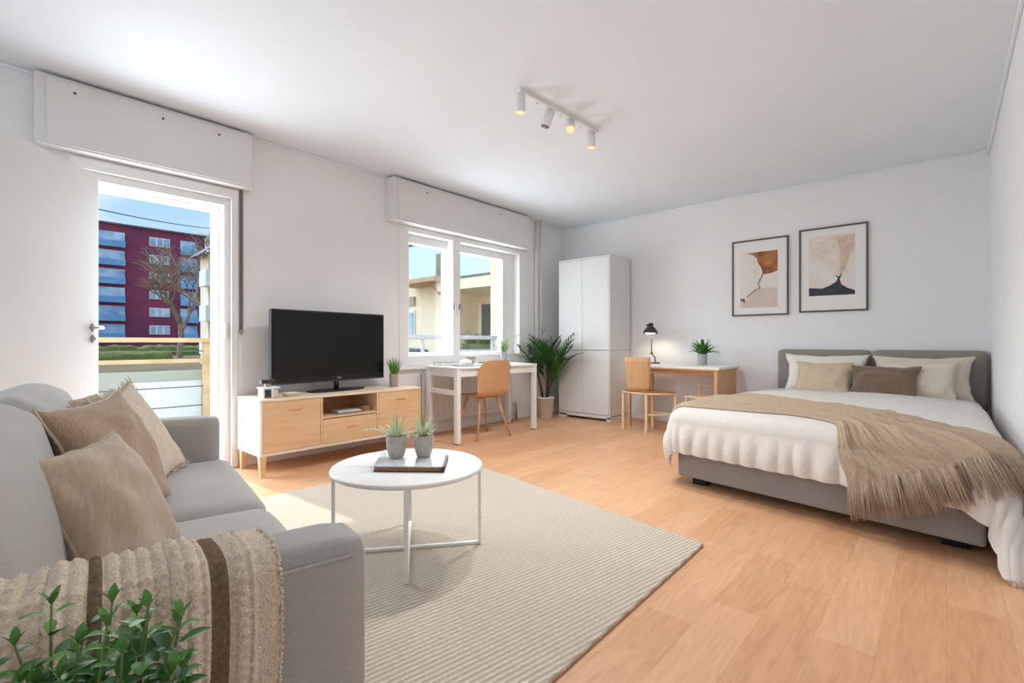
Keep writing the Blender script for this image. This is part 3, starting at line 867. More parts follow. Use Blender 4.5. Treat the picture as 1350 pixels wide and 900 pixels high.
# clip-on lamp
c = Vector((-2.64, 5.56, .73))
t = thing('desk_lamp', 'black desk lamp with a lit dome shade on the birch desk', 'lamp', c)
obj('base', lathe(BM(), [(0, 0), (.062, 0), (.066, .006), (.06, .014), (.012, .018), (0, .018)], 28, c), M['dark'], t, True)
obj('lower_arm', tube(BM(), [c + Vector((0, 0, .016)), c + Vector((0, 0, .07)), c + Vector((-.045, 0, .125))], .007, 10), M['dark'], t, True)
obj('joint', tube(BM(), [c + Vector((-.045, -.014, .125)), c + Vector((-.045, .014, .125))], .013, 14), M['dark'], t, True)
obj('upper_arm', tube(BM(), [c + Vector((-.045, 0, .125)), c + Vector((-.05, 0, .40))], .006, 10), M['dark'], t, True)
sc_ = c + Vector((-.05, -.02, .365))
sh = obj('shade', lathe(BM(), [(.088, 0), (.086, .014), (.070, .050), (.045, .078), (.028, .088), (.028, .12), (.024, .128), (0, .13), (0, .126), (.022, .124), (.024, .09), (.04, .076), (.065, .048), (.082, .012), (.084, 0), (.088, 0)], 36, sc_, Matrix.Rotation(radians(-6), 4, 'X')), M['dark'], t, True)
obj('knob', tube(BM(), [sc_ + Vector((-.028, 0, .105)), sc_ + Vector((-.052, 0, .10))], .012, 12), M['dark'], t, True)
bb = BM(); bmesh.ops.create_uvsphere(bb, u_segments=20, v_segments=12, radius=1)
for v in bb.verts: v.co = Vector((v.co.x * .070, v.co.y * .070, v.co.z * .022)) + sc_ + Vector((0, 0, .012))
obj('bulb', bb, M['bulb'], t, True)
LAMP = sc_ + Vector((0, .02, -.026))

c = (-2.07, 5.56, .73)
t = thing('fern_plant', 'leafy green plant in a grey pot on the birch desk', 'plant', c)
obj('pot', pot_cyl(BM(), c, .050, .056, .125), M['greypot'], t, True)
obj('soil', soil_disc(c, .05, .11), M['soil'], t, True)
bm = BM(); rnd = random.Random(9)
for k in range(60):
    a = rnd.uniform(0, 2 * pi); lean = rnd.uniform(.15, 1.5); r = rnd.uniform(0, .03)
    blade(bm, (c[0] + r * cos(a), c[1] + r * sin(a) * .8, .73 + .108), (cos(a) * lean, sin(a) * lean * .7, 1.1), rnd.uniform(.13, .22), .034, rnd.uniform(.6, 1.7), 6, .3)
obj('foliage', bm, M['deskleaf'], t)

# plywood chair at the birch desk
t = thing('plywood_chair', 'plywood chair with a square back at the birch desk', 'chair', (-2.46, 5.02, 0))
Mb = Matrix.Translation((-2.535, 4.92, .635)) @ Matrix.Rotation(radians(12), 4, 'Z') @ Matrix.Rotation(radians(6), 4, 'X')
bm = BM()
rows = [[Mb @ Vector((.14 * a * (1 - .06 * (1 - b)), -.016 * (1 - a * a) ,   .188 * b)) for a in [k / 8 * 2 - 1 for k in range(9)]] for b in [k / 8 * 2 - 1 for k in range(9)]]
grid(bm, rows)
o = obj('backrest', bm, M['deskwood'], t, True)
m = o.modifiers.new('t', 'SOLIDIFY'); m.thickness = .014; m.offset = 0
SP = [(-2.73, 4.96), (-2.42, 4.90), (-2.18, 5.10), (-2.49, 5.18)]
obj('seat', prism(BM(), SP, .435, .452, .004), M['seatbr'], t)
def beam(p, q, w=.022, h=.022):
    p, q = Vector(p), Vector(q); return tube(BM(), [p, q], w / 2, 8)
obj('seat_rail', beam((-2.74, 4.945, .428), (-2.42, 4.885, .425)), M['palewood'], t, True)
obj('seat_rail', beam((-2.41, 4.89, .425), (-2.17, 5.10, .425)), M['palewood'], t, True)
for p in ((-2.735, 4.955), (-2.425, 4.895), (-2.185, 5.10), (-2.485, 5.175)):
    obj('leg', box(BM(), p[0] - .014, p[0] + .014, p[1] - .014, p[1] + .014, 0, .43, .003), M['palewood'], t)
for x in (-.12, .12):
    a = Mb @ Vector((x * .9, .008, -.16)); b = Mb @ Vector((x * .9, .012, -.02))
    obj('back_post', tube(BM(), [(a.x, a.y + .02, .44), (a.x, a.y + .012, .50), b], .009, 8), M['palewood'], t, True)
obj('stretcher', beam((-2.485, 5.175, .2), (-2.185, 5.10, .2)), M['palewood'], t, True)
obj('stretcher', beam((-2.425, 4.895, .2), (-2.185, 5.10, .2)), M['palewood'], t, True)

# low pale stool frame half under the desk
t = thing('low_stool', 'low pale wooden stool half tucked under the birch desk', 'stool', (-1.97, 5.25, 0))
S0 = [(-2.10, 5.12), (-1.86, 5.04), (-1.80, 5.34), (-2.04, 5.42)]
obj('seat', prism(BM(), S0, .40, .415, .003), M['palewood'], t)
for p in ((-2.08, 5.135), (-1.88, 5.065), (-1.825, 5.33), (-2.025, 5.395)):
    obj('leg', box(BM(), p[0] - .013, p[0] + .013, p[1] - .013, p[1] + .013, 0, .40, .003), M['palewood'], t)
obj('back_post', box(BM(), -2.045, -2.02, 5.375, 5.40, .415, .53, .003), M['palewood'], t)
obj('back_post', box(BM(), -1.845, -1.82, 5.315, 5.34, .415, .53, .003), M['palewood'], t)
obj('back_rail', beam((-2.035, 5.39, .52), (-1.83, 5.33, .52)), M['palewood'], t, True)

# ------------------------------------------------------------------ rug
rug = BM()
prism(rug, [(-.872, 2.362), (-3.13, 2.735), (-3.245, -.25), (-.815, -.30)], 0.001, .016, .005)
tag(obj('rug', rug, M['rug']), 'large cream ribbed rug under the round table', 'rug')

# ------------------------------------------------------------------ round coffee table
cx, cy = -1.88, 1.372
RZ = .016
t = thing('coffee_table', 'round white coffee table on crossed metal legs', 'coffee table', (cx, cy, RZ))
TH = .412
obj('tabletop', lathe(BM(), [(0, TH - .022), (.336, TH - .022), (.345, TH - .018), (.348, TH - .010), (.346, TH - .003), (.341, TH), (0, TH)], 96, (cx, cy, 0)), M['matwhite'], t, True)
a0 = radians(-37.6)
for k in range(4):
    a = a0 + k * pi / 2; ex, ey = cx + .335 * cos(a), cy + .335 * sin(a)
    p = [(ex, ey, RZ), (ex, ey, TH - .02)]
    d = Vector((cos(a), sin(a), 0)); n = Vector((-sin(a), cos(a), 0))
    Ml = Matrix((d, n, Vector((0, 0, 1)))).transposed().to_4x4(); Ml.translation = (ex, ey, 0)
    obj('leg', box(BM(), -.007, .007, -.009, .009, RZ, TH - .022, .002, M=Ml), M['matwhite'], t)
for k in range(2):
    a = a0 + k * pi / 2
    d = Vector((cos(a), sin(a), 0)); n = Vector((-sin(a), cos(a), 0))
    Ml = Matrix((d, n, Vector((0, 0, 1)))).transposed().to_4x4(); Ml.translation = (cx, cy, 0)
    obj('floor_bar', box(BM(), -.335, .335, -.009, .009, RZ + .0004 * k, RZ + .014 - .0004 * k, .002, M=Ml), M['matwhite'], t)
    obj('top_bar', box(BM(), -.335, .335, -.009, .009, TH - .036, TH - .0225, .002, M=Ml), M['matwhite'], t)

# big book with two little pots
bk = [Vector((-1.883, 1.187)), Vector((-1.646, 1.381)), Vector((-1.878, 1.605)), Vector((-2.125, 1.400))]
t = thing('large_book', 'large hardcover book under the two pots on the coffee table', 'book', (-1.88, 1.39, TH))
def inset(ps, k):
    c = sum(ps, Vector((0, 0))) / 4; return [tuple(c + (p - c) * k) for p in ps]
obj('cover', prism(BM(), inset(bk, 1), TH + .022, TH + .027, .001), M['book_c'], t)
obj('back_cover', prism(BM(), inset(bk, 1), TH, TH + .004, .001), M['dark'], t)
obj('pages', prism(BM(), inset(bk, .975), TH + .004, TH + .022), M['book_s'], t)
bm = BM()
p, q = bk[1], bk[2]; e = (q - p).normalized()
prism(bm, [tuple(p - e * .002), tuple(q - e * .1), tuple(q - e * .1 + Vector((.010, .010))), tuple(p + Vector((.007, .006)))], TH, TH + .027, .001)
obj('spine', bm, M['dark'], t)
BT = TH + .027
def cup(c, label, rmax, seed, kind):
    t = thing('small_pot_plant', label, 'plant', c, 0, 'small pots on the coffee table')
    k = rmax / .047
    obj('pot', lathe(BM(), [(0, 0), (.030 * k, 0), (.034 * k, .004), (.043 * k, .035 * k), (.0475 * k, .07 * k), (.047 * k, .098 * k), (.044 * k, .102 * k), (.041 * k, .098 * k), (.040 * k, .088 * k), (0, .088 * k)], 36, c), M['concrete'], t, True)
    obj('soil', soil_disc(c, .039 * k, .091 * k), M['soil'], t, True)
    rnd = random.Random(seed); bm = BM()
    z = c[2] + .09 * k
    for i in range(46):
        a = rnd.uniform(0, 2 * pi); lean = rnd.uniform(.1, 1.5 if kind else 1.1); r = rnd.uniform(0, .026)
        blade(bm, (c[0] + r * cos(a), c[1] + r * sin(a), z), (cos(a) * lean, sin(a) * lean, 1), rnd.uniform(.06, .135), .008, rnd.uniform(-.2, 1.9), 7)
    obj('foliage', bm, M['airleaf'], t)
    if kind:   # one long shoot reaching out to the left
        bm = BM(); pts = []
        d = Vector((-.62, -.50, .62)).normalized(); p = Vector((c[0] - .01, c[1] - .01, z))
        for i in range(9):
            pts.append(p.copy()); p = p + d * .018; d = (d + Vector((0, 0, -.13))).normalized()
        tube(bm, pts, [.0022] * 9, 5)
        for i in range(2, 9):
            for s in (-1, 1): blade(bm, pts[i], (d.x + s * .6, d.y - s * .6, .35), .035, .007, .4, 4)
        obj('shoot', bm, M['airleaf'], t)
        bm = BM(); blade(bm, (c[0], c[1], z), (.05, .05, 1), .10, .012, 0., 6); blade(bm, (c[0] + .01, c[1], z), (-.12, .02, 1), .12, .011, 0., 6)
        obj('spear_leaf', bm, M['airleaf'], t)
cup((-1.945, 1.352, BT), 'grey pot with a long trailing shoot on the large book', .0475, 21, 1)
cup((-1.862, 1.448, BT), 'grey pot with a bushy low plant on the large book', .047, 22, 0)

# ------------------------------------------------------------------ sofa
SN = Vector((-.806, .50, 0)); SR = radians(-9.8)
Ms = Matrix.Translation(SN) @ Matrix.Rotation(SR, 4, 'Z')
sofa = thing('sofa', 'grey fabric two seat sofa facing the round table', 'sofa', SN, SR)
def S(name, bm, m, smooth=True, parent=None):
    return obj(name, bm, m, parent or sofa, smooth, world=False)
AW, AH, SL, SD = .14, .62, 2.0, .86
S('base', box(BM(), -SL + .01, -.01, -SD + .02, -.02, .09, .27, .015, 3), M['sofa'])
for x0, x1 in ((-AW, 0), (-SL, -SL + AW)):
    bm = BM(); cushion(bm, AW, SD, AH - .06, .028, (.004, .0, .006), 16, ((x0 + x1) / 2, -SD / 2, .06 + (AH - .06) / 2))
    a = S('arm', bm, M['sofa'])
    bm = BM(); xo = x1 - .006 if x1 == 0 else x0 + .006
    sgn = 1 if x1 == 0 else -1
    tube(bm, [(x1 + .0005 if sgn > 0 else x0 - .0005, -SD + .03, AH - .028), (x1 + .0005 if sgn > 0 else x0 - .0005, -.03, AH - .028)], .0035, 8)
    S('seam', bm, M['sofa'], True, a)
S('back_frame', (lambda b: cushion(b, SL - 2 * AW, .16, .62, .03, (0, 0, .005), 12, (-SL / 2, -SD + .08, .10 + .31)))(BM()), M['sofa'])
SW = (SL - 2 * AW) / 2
for k in range(2):
    c = -AW - SW * (k + .5)
    bm = BM(); cushion(bm, SW - .004, .62, .17, .045, (.0, .012, .022), 16, (c, -.275, .335), None, .006, k * 3.)
    S('seat_cushion', bm, M['sofa'])
    Mc = Matrix.Rotation(radians(14), 4, 'X')
    bm = BM(); cushion(bm, SW - .004, .19, .41, .07, (.0, .035, .025), 18, (c, -.605, .605), Mc, .014, 5 + k * 4.)
    S('back_cushion', bm, M['sofa'])
for x, y in ((-.06, -.06), (-.06, -SD + .06), (-SL + .06, -.06), (-SL + .06, -SD + .06)):
    S('leg', tube(BM(), [(x, y, .017), (x, y, .095)], [.016, .022], 12), M['trunk'])

# scatter cushions on the sofa
def sofa_pillow(label, c, nrm_, up, w, h, t_, m, seed, piping=None, fringe=False, pinch=.08, wr=.012, grp='cushions on the sofa'):
    z = Vector(nrm_).normalized(); y = Vector(up); y = (y - z * y.dot(z)).normalized(); x = y.cross(z)
    Ml = Matrix((x, y, z)).transposed().to_4x4(); Ml.translation = Vector(c)
    W = Ms @ Ml
    r = thing('sofa_cushion', label, 'cushion', W.translation - Vector((0, 0, h / 2)), 0, grp)
    bm, rim = pillow(w, h, t_, 30, pinch, wr, seed)
    for v in bm.verts: v.co = W @ v.co
    obj('cover', bm, m, r, True)
    if piping:
        bm = BM(); pts = [W @ p for p in rim]; tube(bm, pts + [pts[0]], .0045, 6, False)
        obj('piping', bm, piping, r, True)
    if fringe:
        bm = BM(); rnd = random.Random(seed)
        for p in rim[::1]:
            for q in range(5):
                d = Vector((p.x, p.y, 0)).normalized() * rnd.uniform(.012, .028) + Vector((rnd.uniform(-.01, .01), rnd.uniform(-.01, .01), rnd.uniform(-.008, .008)))
                o_ = Vector((rnd.uniform(-.004, .004), rnd.uniform(-.004, .004), 0))
                tube(bm, [W @ (p + o_), W @ (p + o_ + d * .6 + Vector((0, 0, .003))), W @ (p + o_ + d)], [.0018, .0016, .001], 4)
        f = obj('fringe', bm, m, r, True); f['kind'] = 'stuff'
    return r
sofa_pillow('brown piped cushion, frontmost on the sofa', (-.70, -.39, .556), (.352, .834, .425), (-.183, -.384, .905), .40, .39, .18, M['sp_brown'], 1.3, M['sp_brown'], pinch=.13)
sofa_pillow('tan plush cushion behind the brown sofa cushion', (-1.10, -.39, .612), (.394, .837, .379), (-.128, -.358, .925), .42, .42, .15, M['sp_fur'], 4.1, M['sp_light'], pinch=.12)
sofa_pillow('pale fringed linen cushion nearest the balcony door', (-1.53, -.325, .603), (.371, .804, .465), (-.054, -.481, .875), .43, .42, .12, M['sp_light'], 7.7, None, True, pinch=.12)
sofa_pillow('light tan cushion at the back corner of the sofa', (-1.60, -.445, .625), (.294, .809, .509), (-.219, -.462, .86), .36, .35, .11, M['sp_fur'], 9.2, M['sp_light'], pinch=.12)

# chunky knit blanket over the near arm
blk = thing('knit_blanket', 'chunky cream knit blanket with brown stripes over the sofa arm', 'blanket', Ms @ Vector((-.07, -.4, AH)), 0)
bm = BM()
sec = [(-.36, .452), (-.26, .458), (-.185, .468), (-.162, .50), (-.158, .57), (-.152, .615), (-.128, .632), (-.07, .637), (-.012, .632), (.012, .612), (.018, .56), (.021, .46), (.024, .36), (.027, .26), (.030, .16)]
def resample(pts, n):
    P = [Vector((x, z)) for x, z in pts]; Ls = [0]
    for a, b in zip(P, P[1:]): Ls.append(Ls[-1] + (b - a).length)
    out = []
    for i in range(n + 1):
        s = Ls[-1] * i / n; k = max(j for j in range(len(Ls)) if Ls[j] <= s + 1e-9); k = min(k, len(P) - 2)
        f = (s - Ls[k]) / (Ls[k + 1] - Ls[k]); out.append((P[k].lerp(P[k + 1], f), s))
    return out
SEC = resample(sec, 270)
ny = 210; K0, K1 = .166, .66
rows = []; 
for j in range(ny + 1):
    k = K0 + (K1 - K0) * j / ny
    row = []
    for i, (p, s) in enumerate(SEC):
        a = SEC[max(i - 1, 0)][0]; b = SEC[min(i + 1, len(SEC) - 1)][0]; dt = (b - a).normalized(); n2 = Vector((-dt.y, dt.x))
        kk = k + .010 * noise.noise(Vector((s * 4, k * 6, 1))) + .006 * sin(s * 9)
        ropes = smoothstep(.198, .206, k) * (1 - smoothstep(.229, .232, k) * smoothstep(.262, .258, k))
        ph = pi * (k - K0) / .0205
        rib = abs(sin(ph)) ** .7
        braid = sin(2 * pi * s / .016 + (pi if int((k - K0) / .0205) % 2 else 0) + 1.5 * sin(ph))
        h = ropes * (.0062 * rib + .0022 * braid * rib) + .0019 * sin(2 * pi * s / .0095 + 1.2 * sin(k * 300)) * sin(2 * pi * k / .010 + 2 * noise.noise(Vector((s * 30, k * 30, 2))))
        h += .004 * noise.noise(Vector((s * 9, k * 11, 5))) + .0015 * noise.noise(Vector((s * 170, k * 170, 9)))
        h += .010 * max(0, sin(k * 42 + 1.1 + s * 1.6 + .8 * noise.noise(Vector((s * 3, k * 4, 8))))) ** 2 * smoothstep(.15, .5, s) * ropes
        h += .004 + .004 * max(0, 1 - abs(k - .204) / .006)
        row.append(Vector((p.x + n2.x * h, -kk, p.y + n2.y * h)))
    rows.append(row)
rows = [[Ms @ p for p in r] for r in rows]
def stripe(i, j):
    k = K0 + (K1 - K0) * i / ny
    return 1 if (.233 < k < .257 or .392 < k < .410) else 0
grid(bm, rows, stripe)
o = obj('cloth', bm, [M['knit'], M['knit_br']], blk, True)
m = o.modifiers.new('t', 'SOLIDIFY'); m.thickness = .004; m.offset = -1
bm = BM(); rnd = random.Random(4)
for i in range(0, len(SEC), 2):
    p = rows[0][i]
    n_ = (Ms.to_3x3() @ Vector((0, 1, 0)))
    for q in range(3):
        d = n_ * rnd.uniform(.0003, .002) + Vector((rnd.uniform(-.003, .003), rnd.uniform(-.003, .003), rnd.uniform(-.003, .003)))
        tube(bm, [p + Vector((0, 0, rnd.uniform(-.004, .004))), p + d], [.0026, .0019], 6)
f = obj('fuzzy_edge', bm, M['knit'], blk, True); f['kind'] = 'stuff'

# ------------------------------------------------------------------ foreground bush in a floor planter
c = Vector((-.668, .080, 0))
t = thing('bushy_plant', 'bushy green small leaved plant in the near corner beside the sofa', 'plant', c)
obj('pot', lathe(BM(), [(0, 0), (.10, 0), (.105, .006), (.125, .40), (.128, .405), (.12, .405), (.115, .37), (0, .37)], 36, c), M['greypot'], t, True)
obj('soil', lathe(BM(), [(0, .382), (.06, .385), (.113, .374), (.113, .368), (0, .368)], 24, c), M['soil'], t, True)
rnd = random.Random(17)
stems = BM(); leaves = BM()
def oval(tt): return max(.05, (sin(pi * min(1, tt * .96 + .04))) ** .75)
def bush_stem(b0, tip, nl, size):
    b0, tip = Vector(b0), Vector(tip)
    mid = b0.lerp(tip, .55) + Vector((rnd.uniform(-.015, .015), rnd.uniform(-.015, .015), .02))
    pts = []
    for i in range(9):
        s = i / 8; pts.append(b0 * (1 - s) ** 2 + mid * 2 * s * (1 - s) + tip * s * s)
    tube(stems, pts, [.0028 - .0016 * i / 8 for i in range(9)], 6)
    n = nl; ph = rnd.uniform(0, pi)
    for i in range(n):
        s = .30 + .70 * (i + .5) / n
        p = pts[min(8, int(s * 8))].lerp(pts[min(8, int(s * 8) + 1)], s * 8 - int(s * 8))
        for sd in (0, 1):
            a = ph + i * pi / 2 + sd * pi + rnd.uniform(-.35, .35)
            el = rnd.uniform(.05, .75)
            sz = size * rnd.uniform(.75, 1.2) * (1 - .25 * (i == n - 1))
            blade(leaves, p + Vector((cos(a), sin(a), .2)) * .004, (cos(a), sin(a), el), sz, sz * rnd.uniform(.42, .58), rnd.uniform(.2, .9), 8, .3, mi=1 if rnd.random() < .38 else 0, prof=oval)
    for a in (0, 2.1, 4.2):
        blade(leaves, tip, (cos(a + ph) * .6, sin(a + ph) * .6, 1), size * .7, size * .3, .3, 6, .3, mi=1, prof=oval)
CF = Vector((-sin(radians(41.82)), cos(radians(41.82)), 0)); CR = Vector((cos(radians(41.82)), sin(radians(41.82)), 0))
pc = c + Vector((0, 0, .38))
tall = [(x * .78, y, z + .012) for x, y, z in [(-.12, .02, .31), (-.105, .05, .335), (-.135, -.03, .30), (-.085, .0, .28), (-.05, .04, .31), (-.02, .01, .325), (.005, .03, .36), (.03, .0, .345), (.05, .03, .32), (.075, .01, .345),
    (.10, .03, .335), (.12, .0, .30), (.09, -.03, .29), (.045, -.04, .30), (-.03, -.04, .29), (-.07, -.05, .27), (.0, -.06, .27), (.07, -.06, .27), (.115, -.05, .26), (-.11, -.06, .25), (.135, .02, .25), (.02, .05, .33),
    (-.07, .05, .29), (.085, .05, .31), (-.01, -.02, .30), (.06, -.01, .31), (.03, -.08, .24), (.1, -.08, .23), (-.05, -.08, .24), (-.1, .03, .27), (.0, .05, .29), (.14, -.03, .22)]]
rnd2 = random.Random(8)
tall += [(rnd2.uniform(-.12, .105), rnd2.uniform(-.07, .06), rnd2.uniform(.17, .30)) for _ in range(64)]
for lx, ly, lz in tall:
    tip = pc + CR * lx + CF * ly + Vector((0, 0, lz - .05 + rnd.uniform(-.015, .015)))
    b0 = pc + CR * lx * .25 + CF * ly * .25 + Vector((0, 0, -.002))
    bush_stem(b0, tip, 8, .029)
obj('stems', stems, M['stem'], t, True)
o = obj('foliage', leaves, [M['ivyleaf'], M['ivyleaf2']], t, True)

# ------------------------------------------------------------------ bed
BX0, BX1 = -1.40, .135
def yfr(x): return 3.30 + (x + 1.40) / 1.535 * -.27
bed = thing('bed', 'grey upholstered double bed against the back wall', 'bed', (-.6, 4.5, 0))
obj('base', prism(BM(), [(BX0, yfr(BX0)), (BX1, yfr(BX1)), (BX1 + .04, 5.72), (BX0 + .06, 5.72)], .058, .30, .018, seg=3), M['bedgrey'], bed, False)
obj('mattress', prism(BM(), [(BX0 + .03, yfr(BX0) + .04), (BX1 - .02, yfr(BX1) + .04), (BX1 + .02, 5.70), (BX0 + .08, 5.70)], .30, .49, .03, seg=3), M['duvet'], bed, False)
for x0, x1 in ((-1.335, -.545), (-.525, .262)):
    bm = BM(); cushion(bm, x1 - x0, .10, .80, .03, (0, .012, 0), 14, ((x0 + x1) / 2, 5.764, .515))
    obj('headboard_panel', bm, M['headgrey'], bed, True)
for x, y in ((-1.27, 3.40), (.03, 3.20), (-1.25, 5.6), (.05, 5.6)):
    obj('foot', box(BM(), x - .05, x + .05, y - .04, y + .04, 0, .06, .004), M['black'], bed)

RX0, RX1, ZT, RR = -1.455, .215, .545, .085
def bed_map(p, q, off=0.):
    """Cloth coordinates -> point on the made bed's top, rounded edges and hanging sides."""
    yf = yfr(max(BX0, min(BX1, p))) - .05
    px = max(RX0 + RR, min(RX1 - RR, p)); qy = max(yf + RR, q)
    ox, oy = p - px, qy - q
    o_ = hypot(ox, oy)
    puff = .014 * noise.noise(Vector((p * 2.2, q * 2.2, 3))) + .005 * noise.noise(Vector((p * 7, q * 5, 8)))
    edge = smoothstep(0, .5, min(p - RX0, RX1 - p, q - yf)) if o_ == 0 else 0
    z0 = ZT - .03 * (1 - edge) - .028 * smoothstep(4.6, 5.5, q)
    if o_ < 1e-9:
        return Vector((p, q, z0 + puff * edge + off)), Vector((0, 0, 1)), 0.
    dx, dy = ox / o_, -oy / o_
    L90 = RR * pi / 2
    if o_ < L90:
        a = o_ / RR; out = RR * sin(a); drop = RR * (1 - cos(a)); n = Vector((dx * sin(a), dy * sin(a), cos(a))); ex = 0.
    else:
        ex = o_ - L90
        bulge = .035 * sin(min(1, ex / .3) * pi) 
        out = RR + bulge - .01 * ex; drop = RR + ex; n = Vector((dx, dy, 0))
    P = Vector((px + dx * out, qy + dy * out, z0 - drop)) + n * (off + puff * .3)
    return P, n, ex
def duvet_pt(p, s):
    yf = yfr(max(BX0, min(BX1, p))) - .05
    rightk = smoothstep(.02, .36, p); leftk = smoothstep(-1.50, -1.72, p)
    hang = .325 + .20 * rightk - .06 * leftk
    q0 = yf + RR - hang; q = q0 + (5.66 - q0) * s
    P, n, ex = bed_map(p, q)
    if ex > 0:
        wgt = min(1, ex / .12)
        P += n * wgt * (.010 * sin(p * 62 + 1.5 * noise.noise(Vector((p * 6, q * 2, 0)))) + .014 * noise.noise(Vector((p * 14, q * 3, 2))))
    # the corner by the right wall spreads out over the floor
    k = rightk * smoothstep(.10, .45, ex)
    P.y -= .20 * k; P.x += .03 * k
    P.x = min(P.x, XR - .012); P.z = max(P.z, .014)
    return P
duv = thing('duvet', 'white duvet spread over the grey bed', 'duvet', (-.6, 4.4, .49))
bm = BM(); NP, NQ = 200, 120
PL0, PL1 = RX0 + RR - .36, RX1 - RR + .56
def sq(t): return t ** 1.5
grid(bm, [[duvet_pt(PL0 + (PL1 - PL0) * i / NP, sq(j / NQ)) for j in range(NQ + 1)] for i in range(NP + 1)])
o = obj('cover', bm, M['duvet'], duv, True)
m = o.modifiers.new('t', 'SOLIDIFY'); m.thickness = .016; m.offset = 1
mod_subsurf(o, 1)

# beige throw
CT = [((-1.74, 4.05), (-1.74, 3.46)), ((-1.55, 4.08), (-1.56, 3.40)), ((-1.38, 4.10), (-1.38, 3.335)), ((-1.05, 4.12), (-.92, 3.315)), ((-.62, 3.90), (-.66, 3.295)),
      ((-.24, 3.60), (-.46, 3.17)), ((.02, 3.34), (-.42, 2.99)), ((.22, 3.17), (-.39, 2.905)), ((.42, 3.05), (-.375, 2.84))]
def cat(a, b, c, d, t):
    return tuple(.5 * (2 * b[k] + (c[k] - a[k]) * t + (2 * a[k] - 5 * b[k] + 4 * c[k] - d[k]) * t * t + (3 * b[k] - a[k] - 3 * c[k] + d[k]) * t ** 3) for k in range(2))
def ctl(side, s):
    s = s * (len(CT) - 1); i = min(int(s), len(CT) - 2); g = lambda k: CT[max(0, min(len(CT) - 1, k))][side]
    return cat(g(i - 1), g(i), g(i + 1), g(i + 2), s - i)
def throw_pt(s, tt, off=.015):
    b = ctl(0, s); f = ctl(1, s)
    # the end row bows so that the fringe hangs lower towards its left
    p = b[0] + (f[0] - b[0]) * tt; q = b[1] + (f[1] - b[1]) * tt
    w = .5 + .5 * noise.noise(Vector((s * 2.2, tt * 3, 4)))
    wob = noise.noise(Vector((s * 2.6, tt * 1.4, 0)))
    wob2 = noise.noise(Vector((s * 4.1, tt * 2.2, 11)))
    f1 = 1 - abs(sin(pi * (tt * 6.2 + .9 * wob + .7 * s)))
    f2 = 1 - abs(sin(pi * (tt * 13.5 + 1.5 * wob2 - 1.1 * s)))
    f3 = 1 - abs(sin(pi * (tt * 27 + 2.1 * wob + 1.6 * wob2)))
    k0 = .35 + .65 * smoothstep(-.25, .35, noise.noise(Vector((s * 3.2, tt * 3.5, 21))))
    rid = (.024 * f1 ** 2.2 + .012 * f2 ** 1.6 * k0 + .004 * f3) * min(1, 9 * min(tt, 1 - tt) + .15)
    P, n, ex = bed_map(p, q, off + rid + .003)
    k = smoothstep(.02, .36, p) * smoothstep(.10, .45, ex)
    P.y -= .20 * k + (.014 if ex > 0 else 0); P.x = min(P.x + .03 * k, XR - .018)
    return P
thr = thing('throw_blanket', 'beige fringed throw draped across the foot of the bed', 'throw', (-.6, 3.6, .55))
bm = BM(); NS, NT = 130, 190
rows = [[throw_pt(i / NS, j / NT) for j in range(NT + 1)] for i in range(NS + 1)]
grid(bm, rows)
o = obj('cloth', bm, M['throw'], thr, True)
m = o.modifiers.new('t', 'SOLIDIFY'); m.thickness = .006; m.offset = 1
bm = BM(); rnd = random.Random(2)
for k in range(620):
    tt = rnd.uniform(0.02, 1)
    a = throw_pt(.992, tt, .021); b = throw_pt(.95, tt, .021)
    d = (a - b).normalized() * .5 + Vector((0, 0, -1 + .5 * (1 - tt)))
    d.normalize(); l = rnd.uniform(.13, .185)
    sw = Vector((rnd.uniform(-.008, .008), rnd.uniform(-.006, .004), 0))
    d.y -= .10; p1 = a + d * l * .5 + sw; p2 = a + d * l + sw * 1.6
    for q in (p1, p2): q.x = min(q.x, XR - .014)
    tube(bm, [a - d * .01, p1, p2], [.0026, .0021, .0012], 4)
f = obj('fringe', bm, M['throw'], thr, True); f['kind'] = 'stuff'

# bed pillows
def bed_pillow(label, c, yaw, tilt, w, h, t_, m, seed, pinch=.13, wr=.016):
    Ml = Matrix.Translation(c) @ Matrix.Rotation(radians(yaw), 4, 'Z') @ Matrix.Rotation(radians(90 - tilt), 4, 'X')
    r = thing('bed_pillow', label, 'pillow', (c[0], c[1], c[2] - h * .48), 0, 'pillows on the bed')
    bm, rim = pillow(w, h, t_, 28, pinch, wr, seed)
    for v in bm.verts: v.co = Ml @ v.co
    obj('cover', bm, m, r, True)
    bm = BM(); pts = [Ml @ p for p in rim]; tube(bm, pts + [pts[0]], .003, 5, False)
    obj('seam', bm, m, r, True)
bed_pillow('white pillow leaning on the bed headboard behind the tan pillow', (-.885, 5.575, .680), 3, 18, .70, .40, .17, M['pil_white'], 2.2)
bed_pillow('square tan pillow in front of the white pillow', (-.875, 5.40, .640), -2, 24, .47, .35, .15, M['pil_tan'], 5.5)
bed_pillow('dark brown lumbar pillow in the middle of the bed', (-.415, 5.36, .628), -6, 26, .51, .34, .14, M['pil_brown'], 8.1)
bed_pillow('cream pillow leaning on the headboard nearest the right wall', (-.165, 5.60, .672), 0, 16, .70, .40, .15, M['pil_cream'], 11.4)
bed_pillow('large cream pillow right of the brown pillow', (-.20, 5.475, .655), -4, 20, .56, .37, .15, M['pil_cream'], 13.9)

# ------------------------------------------------------------------ outside
GZ = -.6
bm = BM(); box(bm, -220, XA - WT - .02, -120, 160, GZ - .3, GZ)
g = obj('ground', bm, M['ground']); tag(g, kind='structure')
